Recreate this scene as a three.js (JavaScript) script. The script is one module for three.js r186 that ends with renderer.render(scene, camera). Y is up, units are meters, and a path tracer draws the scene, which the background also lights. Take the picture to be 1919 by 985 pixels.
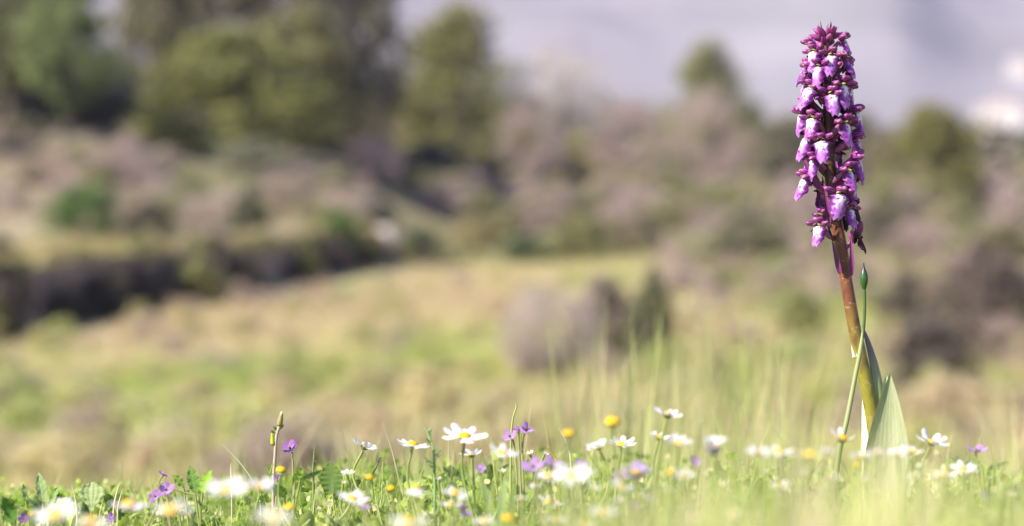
import * as THREE from 'three';
import { Sky } from 'three/addons/objects/Sky.js';
import { ImprovedNoise } from 'three/addons/math/ImprovedNoise.js';
import { mergeGeometries, mergeVertices } from 'three/addons/utils/BufferGeometryUtils.js';

// ------------------------------------------------------------------ camera, sky, sun, exposure
const scene = new THREE.Scene();
const EYE = 0.24, FPX = 5108, CX = 959.5, CY = 492.5, FOCUS = 2.09;   // eye height, focal length and centre in photograph pixels, distance of the orchid
const camera = new THREE.PerspectiveCamera(2 * Math.atan(CY / FPX) * 180 / Math.PI, 1919 / 985, 0.05, 9000);
camera.position.set(0, EYE, 0);
camera.lookAt(0, EYE, -10);
camera.focus = FOCUS;
camera.userData.fStop = camera.getFocalLength() / 19;                 // a 19 mm opening
const SUN = new THREE.Vector3(-0.66, 0.62, 0.42).normalize();
const sky = new Sky();
sky.scale.setScalar(8000);
sky.name = 'sky';
for (const [k, v] of Object.entries({ turbidity: 4, rayleigh: 1.6, mieCoefficient: 0.004, mieDirectionalG: 0.8 })) sky.material.uniforms[k].value = v;
sky.material.uniforms.sunPosition.value.copy(SUN);
sky.userData.kind = 'structure';
scene.add(sky);
scene.environmentIntensity = 0.1;
const sun = new THREE.DirectionalLight(0xfff1e0, 5);
sun.position.copy(SUN).multiplyScalar(60).add(new THREE.Vector3(0, 0, -40));
sun.target.position.set(0, 0, -40);
sun.castShadow = true;
sun.shadow.mapSize.set(4096, 4096);
Object.assign(sun.shadow.camera, { left: -70, right: 70, top: 70, bottom: -70, near: 1, far: 260 });
scene.add(sun, sun.target);
scene.fog = new THREE.FogExp2(0xcfc8f4, 0.00028);

// ------------------------------------------------------------------ helpers
function rng(s) { let a = s >>> 0; return () => { a = (a + 0x6D2B79F5) | 0; let t = Math.imul(a ^ (a >>> 15), 1 | a); t = (t + Math.imul(t ^ (t >>> 7), 61 | t)) ^ t; return ((t ^ (t >>> 14)) >>> 0) / 4294967296; }; }
const R = rng(20240611);
const rr = (a, b, f = R) => a + (b - a) * f();
const clamp = (x, a, b) => Math.min(b, Math.max(a, x));
const lerp = (a, b, t) => a + (b - a) * t;
const sstep = (a, b, x) => { const t = clamp((x - a) / (b - a), 0, 1); return t * t * (3 - 2 * t); };
const V = (x, y, z) => new THREE.Vector3(x, y, z);
const noise = new ImprovedNoise();
const nz = (x, y, z = 0) => noise.noise(x, y, z);
function fbm(x, y, z = 0, o = 4) { let s = 0, a = 0.5; for (let i = 0; i < o; i++) { s += a * nz(x, y, z); x = x * 2.03 + 5.1; y = y * 2.03 + 1.7; a *= 0.5; } return s; }
const at = (px, py, d) => V((px - CX) / FPX * d, EYE - (py - CY) / FPX * d, -d);       // a spot of the place seen at that pixel from the camera, d metres off
const C = (h) => new THREE.Color(h);
const used = new Map();
function numbered(n) { const k = used.get(n) || 0; used.set(n, k + 1); return k ? `${n}_${String(k).padStart(3, '0')}` : n; }
function thing(name, label, category, group) { const o = new THREE.Group(); o.name = numbered(name); o.userData = { label, category }; if (group) o.userData.group = group; scene.add(o); return o; }
function mesh(name, geo, mat, parent, kind) { const m = new THREE.Mesh(geo, mat); m.name = parent ? name : numbered(name); m.castShadow = m.receiveShadow = true; if (kind) m.userData.kind = kind; (parent || scene).add(m); return m; }
function stuff(name, label, geo, mat, list, parent) {           // list of {m: Matrix4, c: Color}
  const im = new THREE.InstancedMesh(geo, mat, list.length); im.name = numbered(name);
  list.forEach((e, i) => { im.setMatrixAt(i, e.m); im.setColorAt(i, e.c); });
  im.castShadow = im.receiveShadow = true; im.userData = { kind: 'stuff', label }; (parent || scene).add(im); return im;
}
function std(color, rough = 0.8, extra = {}) { return new THREE.MeshStandardMaterial({ color, roughness: rough, side: THREE.DoubleSide, ...extra }); }
function thin(color, through = 0.35, extra = {}) { return new THREE.MeshPhysicalMaterial({ color, roughness: 1, transmission: through, thickness: 0, side: THREE.DoubleSide, ...extra }); }
function paint(geo, f) {                                          // vertex colours: f(position, uv, i) -> [r, g, b] linear
  const p = geo.attributes.position, uv = geo.attributes.uv, c = new Float32Array(p.count * 3), v = V();
  for (let i = 0; i < p.count; i++) { v.fromBufferAttribute(p, i); const k = f(v, uv ? [uv.getX(i), uv.getY(i)] : null, i); c[3 * i] = k[0]; c[3 * i + 1] = k[1]; c[3 * i + 2] = k[2]; }
  geo.setAttribute('color', new THREE.BufferAttribute(c, 3)); return geo;
}
const lin = (h) => { const c = C(h); return [c.r, c.g, c.b]; };
const mix3 = (a, b, t) => [lerp(a[0], b[0], t), lerp(a[1], b[1], t), lerp(a[2], b[2], t)];
// a tapered tube through points
function tube(points, radii, seg = 16, rad = 8, cap = true) {
  const curve = new THREE.CatmullRomCurve3(points), P = [], U = [], I = [], fr = curve.computeFrenetFrames(seg, false);
  const ra = (t) => { const x = t * (radii.length - 1), i = Math.min(radii.length - 2, Math.floor(x)); return lerp(radii[i], radii[i + 1], x - i); };
  for (let i = 0; i <= seg; i++) {
    const t = i / seg, c = curve.getPoint(t), r = ra(t);
    for (let j = 0; j <= rad; j++) { const a = j / rad * Math.PI * 2; const n = fr.normals[i].clone().multiplyScalar(Math.cos(a) * r).addScaledVector(fr.binormals[i], Math.sin(a) * r); P.push(c.x + n.x, c.y + n.y, c.z + n.z); U.push(j / rad, t); }
  }
  for (let i = 0; i < seg; i++) for (let j = 0; j < rad; j++) { const a = i * (rad + 1) + j, b = a + rad + 1; I.push(a, a + 1, b, b, a + 1, b + 1); }
  if (cap) for (const [i, flip] of [[0, 1], [seg, 0]]) { const c = curve.getPoint(i / seg), k = P.length / 3; P.push(c.x, c.y, c.z); U.push(0.5, i / seg); for (let j = 0; j < rad; j++) { const a = i * (rad + 1) + j; flip ? I.push(k, a + 1, a) : I.push(k, a, a + 1); } }
  const g = new THREE.BufferGeometry(); g.setAttribute('position', new THREE.Float32BufferAttribute(P, 3)); g.setAttribute('uv', new THREE.Float32BufferAttribute(U, 2)); g.setIndex(I); g.computeVertexNormals(); return g;
}
// a leaf or petal: base at the origin, bend(v) = angle of its midline (0 up, PI/2 forward along +z, PI down), cup(v) = half the arc of its cross-section
function sheet({ L, W, prof, cup = () => 0, bend = () => 0, nu = 8, nv = 14, wave = () => 0, wf = 3, len = () => 1, twist = 0, side = 0, pleat = 0, pn = 9 }) {
  const N = 200, cy = [0], cz = [0], ph = [];
  for (let i = 0; i <= N; i++) { const a = bend(i / N); ph.push(a); cy.push(cy[i] + Math.cos(a) * L / N); cz.push(cz[i] + Math.sin(a) * L / N); }
  const P = [], U = [], I = [];
  for (let i = 0; i <= nv; i++) for (let j = 0; j <= nu; j++) {
    const u = j / nu * 2 - 1, v0 = i / nv, v = clamp(v0 * len(u), 0, 1), k = Math.min(N, Math.round(v * N)), a = ph[k];
    const w = W * prof(v0) / 2, c = cup(v), x0 = Math.abs(c) > 1e-3 ? w / c * Math.sin(u * c) : w * u;
    let off = Math.abs(c) > 1e-3 ? w / c * (1 - Math.cos(u * c)) : 0;
    off += wave(v) * Math.pow(Math.abs(u), 1.5) * Math.sin(wf * v * 6.283 + (u > 0 ? 0 : 1.7));
    off += pleat * W * prof(v0) * Math.cos(u * pn * Math.PI);
    const tw = twist * v, x = x0 * Math.cos(tw) - off * Math.sin(tw), o = x0 * Math.sin(tw) + off * Math.cos(tw);
    P.push(x + side * v * v * L, cy[k] - Math.sin(a) * o, cz[k] + Math.cos(a) * o); U.push(j / nu, v0);
  }
  for (let i = 0; i < nv; i++) for (let j = 0; j < nu; j++) { const a = i * (nu + 1) + j, b = a + nu + 1; I.push(a, a + 1, b, b, a + 1, b + 1); }
  const g = new THREE.BufferGeometry(); g.setAttribute('position', new THREE.Float32BufferAttribute(P, 3)); g.setAttribute('uv', new THREE.Float32BufferAttribute(U, 2)); g.setIndex(I); g.computeVertexNormals(); return g;
}
const M4 = (p, e = [0, 0, 0], s = 1) => new THREE.Matrix4().compose(p, new THREE.Quaternion().setFromEuler(new THREE.Euler(e[0], e[1], e[2], 'YXZ')), Array.isArray(s) ? V(...s) : V(s, s, s));
function put(o, m) { m.decompose(o.position, o.quaternion, o.scale); return o; }
function turnTo(dir, spin = 0) { return new THREE.Quaternion().setFromUnitVectors(V(0, 1, 0), dir.clone().normalize()).multiply(new THREE.Quaternion().setFromAxisAngle(V(0, 1, 0), spin)); }

// ------------------------------------------------------------------ the ground: one sheet, meadow hump, lower field, terraces, mountain
const COLS = [-600, 0, 480, 960, 1440, 1919, 2600];
const ROWS = [14, 20, 28, 38, 50, 60, 75, 90, 110, 130, 200, 300, 700, 900, 1400, 2200, 3500];
const T = [
  [950, 800, 705, 632, 545, 440, 300, 235, 205, 180, 170, 165, 140, 60, -80, -260, -330],
  [950, 800, 705, 632, 545, 440, 300, 235, 205, 180, 170, 165, 140, 60, -80, -260, -330],
  [950, 800, 700, 615, 555, 475, 345, 285, 245, 220, 200, 190, 150, 60, -80, -260, -330],
  [950, 800, 700, 605, 550, 515, 475, 430, 375, 340, 310, 290, 190, 90, -60, -220, -300],
  [950, 795, 690, 600, 540, 505, 460, 425, 380, 345, 315, 300, 235, 150, -10, -180, -260],
  [950, 795, 690, 605, 550, 515, 470, 435, 390, 360, 330, 310, 265, 185, 20, -150, -230],
  [950, 795, 690, 605, 550, 515, 470, 435, 390, 360, 330, 310, 265, 185, 20, -150, -230]].map((c) => c.map((py, i) => EYE - (py - CY) / FPX * ROWS[i]));
const NEAR_R = [0.01, 2.35, 2.8, 4, 6, 10], NEAR_H = [0, 0, -0.045, -0.28, -0.6, -0.93];
const ROWD = [...NEAR_R, ...ROWS].map(Math.log), COLH = T.map((c) => [...NEAR_H, ...c]);
function hermite(xs, ys, x) {
  let i = 0; while (i < xs.length - 2 && x > xs[i + 1]) i++;
  const h = xs[i + 1] - xs[i], t = clamp((x - xs[i]) / h, 0, 1), s = (k) => (k <= 0 || k >= xs.length - 1) ? 0 : (() => { const a = (ys[k] - ys[k - 1]) / (xs[k] - xs[k - 1]), b = (ys[k + 1] - ys[k]) / (xs[k + 1] - xs[k]); return a * b <= 0 ? 0 : 2 * a * b / (a + b); })();
  const m0 = s(i) * h, m1 = s(i + 1) * h, t2 = t * t, t3 = t2 * t;
  return ys[i] * (2 * t3 - 3 * t2 + 1) + m0 * (t3 - 2 * t2 + t) + ys[i + 1] * (-2 * t3 + 3 * t2) + m1 * (t3 - t2);
}
const wallDist = (px) => { const x = clamp(px, -900, 1100); return x < 0 ? 38 - 4 * (-x / 480) : 38 + 22 * Math.pow(x / 720, 1.15); };
const wallRise = (px) => 0.9 * (1 - sstep(150, 1000, px) * 0.55) * (1 - sstep(640, 860, px));
function heightAt(px, r) {
  const lr = Math.log(Math.max(r, 0.02)); let c = 0; while (c < COLS.length - 2 && px > COLS[c + 1]) c++;
  const t = clamp((px - COLS[c]) / (COLS[c + 1] - COLS[c]), 0, 1);
  let h = lerp(hermite(ROWD, COLH[c], lr), hermite(ROWD, COLH[c + 1], lr), t * t * (3 - 2 * t));
  const wd = wallDist(px); h += wallRise(px) * sstep(wd, wd + 0.5, r) * (1 - sstep(wd + 4, 78, r));
  return h;
}
function polar(x, z) { const r = Math.hypot(x, z), a = clamp(Math.atan2(x, -z), -1.1, 1.1); return [CX + FPX * Math.tan(a), r]; }
function ground(x, z) {
  const [px, r] = polar(x, z); let h = heightAt(clamp(px, -2500, 4500), r);
  h += 0.012 * fbm(x * 4, z * 4) * sstep(0.2, 1, r) + sstep(8, 20, r) * (0.16 * fbm(x * 0.35, z * 0.35, 3)) + sstep(60, 110, r) * 0.8 * fbm(x * 0.07, z * 0.07, 7);
  const far = sstep(350, 1100, r); if (far > 0) { const q = fbm(x * 0.0042, z * 0.0042, 11, 6), rid = 1 - Math.abs(fbm(x * 0.0028 + 9, z * 0.0028, 5, 5)) * 2.4; h += far * (r * 0.024 * q + r * 0.01 * (rid - 0.6)); const e = px - 1655 + 0.03 * (r - 1100) + 40 * q; h += 17 * Math.exp(-((e / (e < 0 ? 300 : 120)) ** 2)) * sstep(750, 1000, r) * (1 - sstep(1500, 1900, r)); }
  return h;
}
// what grows on the ground, patch by patch (own colours)
const STRAW = lin('#bfb184'), GREEN = lin('#9aa650'), FRESH = lin('#8fa648'), PINK = lin('#b8a684'), MAUVE = lin('#94807a'), DARKG = lin('#4f5a2c'), PALE = lin('#c8be94'), ROCK = lin('#928f91'), SCRUB = lin('#82817f');
const PATCH = [];                                                  // {x, z, a, b, c, w}
function patch(px, d, half, deep, c, w = 0.8) { PATCH.push({ x: (px - CX) / FPX * d, z: -d, a: half / FPX * d, b: deep, c, w }); }
patch(450, 25.5, 330, 3.6, GREEN, 0.85); patch(180, 23.5, 110, 1.8, FRESH, 0.8); patch(480, 28, 150, 2.5, FRESH, 0.7); patch(820, 30, 170, 3.5, GREEN, 0.75); patch(700, 23, 200, 1.6, GREEN, 0.7); patch(880, 27, 130, 2.2, lin('#a9aa4a'), 0.8);
patch(280, 21, 120, 1, MAUVE, 0.6); patch(20, 20.5, 130, 1.8, PINK, 0.7); patch(650, 44, 420, 7, PINK, 0.8); patch(250, 35.5, 380, 4, PINK, 0.75); patch(900, 55, 260, 8, PINK, 0.6); patch(1250, 50, 200, 7, PALE, 0.8);
patch(1320, 26, 130, 6, FRESH, 0.8); patch(1500, 42, 120, 9, GREEN, 0.7); patch(1450, 24, 260, 5, GREEN, 0.55); patch(1800, 22, 160, 2, PINK, 0.8); patch(1720, 45, 140, 8, PINK, 0.5);
patch(820, 85, 120, 5, lin('#a89a62'), 0.7); patch(1000, 80, 200, 8, lin('#87874e'), 0.5); patch(1380, 82, 120, 8, lin('#7c8450'), 0.8); patch(1150, 72, 160, 6, lin('#96975a'), 0.7);
patch(240, 68, 260, 4, lin('#a58f84'), 0.85); patch(150, 78, 180, 3, lin('#7c7a52'), 0.6); patch(430, 70, 120, 3, lin('#83835c'), 0.7); patch(580, 64, 180, 4, lin('#9c8c6a'), 0.8); patch(500, 55, 160, 3, lin('#a8978a'), 0.8); patch(80, 47, 200, 5, lin('#a0945e'), 0.8);
function cover(x, z) {
  const [px, r] = polar(x, z);
  let c = mix3(STRAW, PALE, clamp(0.5 + 1.3 * fbm(x * 0.3, z * 0.3, 2), 0, 1));
  c = mix3(c, GREEN, clamp(0.25 + 1.2 * fbm(x * 0.5 + 7, z * 0.22, 4), 0, 0.7));
  const up = sstep(wallDist(px) + 1, wallDist(px) + 8, r) * (1 - sstep(750, 1100, px)); if (up > 0) c = mix3(c, mix3(lin('#b09e8e'), lin('#98966a'), clamp(0.45 + 1.8 * fbm(x * 0.25, z * 0.12, 14), 0, 1)), 0.85 * up);
  const rt = sstep(1150, 1400, px) * sstep(38, 50, r); if (rt > 0) c = mix3(c, mix3(lin('#ac998a'), lin('#969464'), clamp(0.45 + 1.8 * fbm(x * 0.25, z * 0.12, 15), 0, 1)), 0.75 * rt);
  const md = sstep(60, 80, r); if (md > 0) c = mix3(c, mix3(lin('#8c8462'), lin('#75754a'), clamp(0.5 + 1.5 * fbm(x * 0.2, z * 0.1, 16), 0, 1)), 0.85 * md);
  for (const p of PATCH) { const q = ((x - p.x) / p.a) ** 2 + ((z - p.z) / p.b) ** 2; if (q < 2.2) { const e = q + 0.9 * fbm(x * 0.8 + p.x, z * 0.8, 9, 3); c = mix3(c, p.c, p.w * (1 - sstep(0.45, 1.25, e))); } }
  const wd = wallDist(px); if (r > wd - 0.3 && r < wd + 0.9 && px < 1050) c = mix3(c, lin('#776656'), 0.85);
  if (r < 6) c = mix3(lin('#6d6a35'), c, sstep(2.5, 6, r));
  const hill = sstep(150, 420, r); if (hill > 0) { const m = clamp(0.55 + 1.5 * fbm(x * 0.006, z * 0.004, 21, 4) + 0.5 * fbm(x * 0.05, z * 0.05, 3, 3), 0, 1); c = mix3(c, mix3(SCRUB, ROCK, m), hill); }
  return c;
}
{
  const th = []; for (let i = -70; i <= 70; i++) th.push(i / 70 * 0.235); for (let i = 1; i <= 22; i++) { const a = 0.235 + (Math.PI - 0.235) * Math.pow(i / 22, 1.7); th.push(a); th.unshift(-a); }
  const rs = []; for (let r = 0.2; r < 3500;) { rs.push(r); r *= (r > 30 && r < 66) ? 1.0095 : r > 400 ? 1.012 : 1.02; } rs.push(3500);
  const nT = th.length, P = [], K = [], I = [];
  for (const r of rs) for (const a of th) { const x = r * Math.sin(a), z = -r * Math.cos(a); P.push(x, ground(x, z), z); K.push(...cover(x, z)); }
  for (let i = 0; i < rs.length - 1; i++) for (let j = 0; j < nT - 1; j++) { const a = i * nT + j, b = a + nT; I.push(a, a + 1, b, b, a + 1, b + 1); }
  for (let j = 0; j < nT - 2; j++) I.push(0, j + 2, j + 1);
  const g = new THREE.BufferGeometry(); g.setAttribute('position', new THREE.Float32BufferAttribute(P, 3)); g.setAttribute('color', new THREE.Float32BufferAttribute(K, 3)); g.setIndex(I); g.computeVertexNormals();
  mesh('ground', g, std(0xffffff, 1, { vertexColors: true }), null, 'structure');
}

// ------------------------------------------------------------------ far vegetation: crowns of small leaf faces
function leafCloud(s, shape, { clumps = 60, per = 80, leaf = 0.03, cr = 0.14, long = 1.6 }) {
  const f = rng(s), P = [], I = [], N = [];
  for (let k = 0; k < clumps; k++) {
    const c = shape(f), rad = cr * rr(0.6, 1.3, f);
    for (let i = 0; i < per; i++) {
      const d = V(f() - 0.5, f() - 0.5, f() - 0.5).normalize(), p = c.clone().addScaledVector(d, rad * Math.pow(f(), 0.45)); p.y += 0.15 * rad;
      if (p.y < 0.01) p.y = 0.01 + 0.02 * f();
      const n = d.clone().multiplyScalar(0.8).add(V(f() - 0.5, f() * 0.8, f() - 0.5)).normalize(), t = V(f() - 0.5, f() - 0.5, f() - 0.5).cross(n).normalize(), b = n.clone().cross(t);
      const l = leaf * rr(0.6, 1.4, f), w = l / long, o = P.length / 3;
      for (const [a, q] of [[-0.5, 0], [0, -0.5], [0.5, 0], [0, 0.5]]) { P.push(p.x + t.x * a * l + b.x * q * w, p.y + t.y * a * l + b.y * q * w, p.z + t.z * a * l + b.z * q * w); N.push(n.x, n.y, n.z); }
      I.push(o, o + 1, o + 2, o, o + 2, o + 3);
    }
  }
  const g = new THREE.BufferGeometry(); g.setAttribute('position', new THREE.Float32BufferAttribute(P, 3)); g.setAttribute('normal', new THREE.Float32BufferAttribute(N, 3)); g.setIndex(I); return g;
}
// shapes in a unit box: x, z in -0.5 .. 0.5, y in 0 .. 1
const roundShape = (lo = 0.12) => (f) => { const a = f() * 6.283, h = f(), y = lo + (0.93 - lo) * h, q = Math.sqrt(Math.max(0, 1 - (2 * h - 1) ** 2)) * (0.25 + 0.75 * Math.sqrt(f())) * 0.42 * rr(0.75, 1.1, f); return V(Math.cos(a) * q, y, Math.sin(a) * q); };
const coneShape = (lo = 0.08) => (f) => { const a = f() * 6.283, h = Math.pow(f(), 1.25), y = lo + (0.93 - lo) * h, q = Math.pow(1 - h, 0.62) * 1.12 * (0.25 + 0.75 * Math.sqrt(f())) * 0.42 * rr(0.7, 1.15, f); return V(Math.cos(a) * q, y, Math.sin(a) * q); };
const domeShape = (f) => { const a = f() * 6.283, h = f(), y = 0.08 + 0.8 * h, q = Math.sqrt(Math.max(0, 1 - h * h)) * (0.2 + 0.8 * Math.sqrt(f())) * 0.42 * rr(0.8, 1.1, f); return V(Math.cos(a) * q, y, Math.sin(a) * q); };
const CROWN = {
  round: [1, 2, 3].map((s) => leafCloud(s * 77, roundShape(), { clumps: 75, per: 90, leaf: 0.038, cr: 0.12 })),
  squat: [7, 8, 9].map((s) => leafCloud(s * 77, domeShape, { clumps: 110, per: 90, leaf: 0.036, cr: 0.11 })),
  high: [4, 5, 6].map((s) => leafCloud(s * 77, roundShape(0.3), { clumps: 80, per: 90, leaf: 0.038, cr: 0.12 })),
  cone: [1, 2, 3].map((s) => leafCloud(s * 31, coneShape(0.05), { clumps: 130, per: 90, leaf: 0.036, cr: 0.12, long: 2.4 })),
  dome: [1, 2, 3].map((s) => leafCloud(s * 53, domeShape, { clumps: 45, per: 80, leaf: 0.055, cr: 0.14 })),
  bare: [1, 2].map((s) => leafCloud(s * 91, roundShape(0.2), { clumps: 60, per: 60, leaf: 0.06, cr: 0.15, long: 9 })),
};
function limbs(s, h0 = 0.1) {
  const f = rng(s), g = [tube([V(0, -0.03, 0), V(0.01, 0.3, 0.01), V(-0.01, 0.62, 0), V(0, 0.85, 0)], [0.028, 0.022, 0.014, 0.004], 8, 7)];
  for (let i = 0; i < 9; i++) { const y = 0.2 + 0.06 * i, a = i * 2.4 + f(), l = rr(0.2, 0.33, f) * (1.1 - 0.6 * y); g.push(tube([V(0, y, 0), V(Math.cos(a) * l * 0.5, y + 0.06, Math.sin(a) * l * 0.5), V(Math.cos(a) * l, y + 0.17, Math.sin(a) * l)], [0.011, 0.007, 0.003], 5, 5)); }
  return mergeGeometries(g);
}
function stems(s) { const f = rng(s), g = []; for (let i = 0; i < 9; i++) { const a = i * 2.4 + f(), l = rr(0.12, 0.36, f); g.push(tube([V(Math.cos(a) * 0.03, -0.04, Math.sin(a) * 0.03), V(Math.cos(a) * l * 0.6, 0.3, Math.sin(a) * l * 0.6), V(Math.cos(a) * l, rr(0.5, 0.8, f), Math.sin(a) * l)], [0.016, 0.01, 0.004], 5, 5)); } return mergeGeometries(g); }
const TRUNK = [limbs(5), limbs(6)], STEMS = [stems(8), stems(9)];
const BARK = std('#5d5048', 0.95), TWIG = std('#6e6058', 0.95);
const leafMats = new Map(); const leafMat = (h) => { if (!leafMats.has(h)) leafMats.set(h, thin(h, 0.22)); return leafMats.get(h); };
let plantNo = 0;
function plant(name, label, category, group, kind, px, topPy, widthPx, d, color, { wood = 'trunk', sink = 0 } = {}) {
  const x = (px - CX) / FPX * d, z = -d, y = ground(x, z) - sink, top = EYE - (topPy - CY) / FPX * d, h = Math.max(0.3, top - y), w = widthPx / FPX * d, n = plantNo++;
  const o = thing(name, label, category, group); o.position.set(x, y, z); o.rotation.y = n * 1.7; o.scale.set(w / 0.98, h, w / 0.98);
  mesh(wood === 'trunk' ? 'trunk' : 'stem', (wood === 'trunk' ? TRUNK : STEMS)[n % 2], kind === 'bare' ? TWIG : BARK, o);
  mesh(wood === 'trunk' ? 'crown' : 'foliage', CROWN[kind][n % CROWN[kind].length], leafMat(color), o);
  return o;
}
const TREES = 'trees on the terrace behind the field', SHRUBS = 'shrubs on the slope behind the field';
function footAt(px, basePy) {                                     // how far off the ground is that shows at that height of the picture
  for (let d = 15; d < 170; d *= 1.015) { const x = (px - CX) / FPX * d; if (CY + (EYE - ground(x, -d)) * FPX / d <= basePy) return d; }
  return 170;
}
const tree = (label, kind, px, top, base, w, c, far = 0) => plant('tree', label, 'tree', TREES, kind, px, top, w, far ? base : footAt(px, base), c);
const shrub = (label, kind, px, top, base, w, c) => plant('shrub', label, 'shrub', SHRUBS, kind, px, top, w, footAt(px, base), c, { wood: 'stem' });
tree('olive tree at the far left edge, dark shade beneath it', 'high', 20, -70, 240, 340, '#787d50');
tree('bright green tree just left of the pale gap in the canopy', 'high', 125, -5, 275, 230, '#727f48');
tree('brown-green tree crown high behind the bright green tree', 'high', 60, -190, 104, 330, '#86845a', 1);
tree('brownish tree crown high behind the largest round tree', 'round', 400, -190, 108, 360, '#767250', 1);
tree('dull brownish-green tree just right of the pale gap in the canopy', 'high', 290, -100, 98, 210, '#77734c', 1);
tree('largest round olive-green tree, left of the photo centre', 'squat', 440, 40, 292, 440, '#7c803a');
tree('broad tree behind the right half of the largest round tree', 'squat', 560, 0, 93, 330, '#767442', 1);
tree('tall dark tree behind the largest round tree', 'round', 540, -130, 100, 320, '#706c4c', 1);
tree('dark tall tree whose edge meets the pale mountain', 'round', 672, -130, 99, 230, '#625f48', 1);
tree('lower green tree at the right foot of the largest round tree', 'squat', 660, 130, 300, 190, '#6c6f44');
tree('pointed olive pine standing free before the mountain, left of the pale bare tree', 'cone', 858, 12, 345, 400, '#7f7f3c');
tree('pale leafless tree in front of the mountain', 'bare', 1060, 70, 345, 230, '#cdc2b4');
tree('small distant pointed pine between the bare tree and the orchid', 'cone', 1330, 75, 150, 280, '#84864a', 1);
tree('dusty olive tree just left of the orchid spike', 'squat', 1480, 205, 375, 200, '#7a765a');
tree('brown-olive tree between the orchid spike and the rounded olive pine', 'squat', 1655, 235, 385, 150, '#857c62');
tree('rounded olive pine right of the orchid', 'squat', 1750, 180, 405, 240, '#7f7c38');
tree('grey-green tree half hidden behind the orchid spike', 'squat', 1610, 200, 370, 150, '#7d795e');
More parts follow.
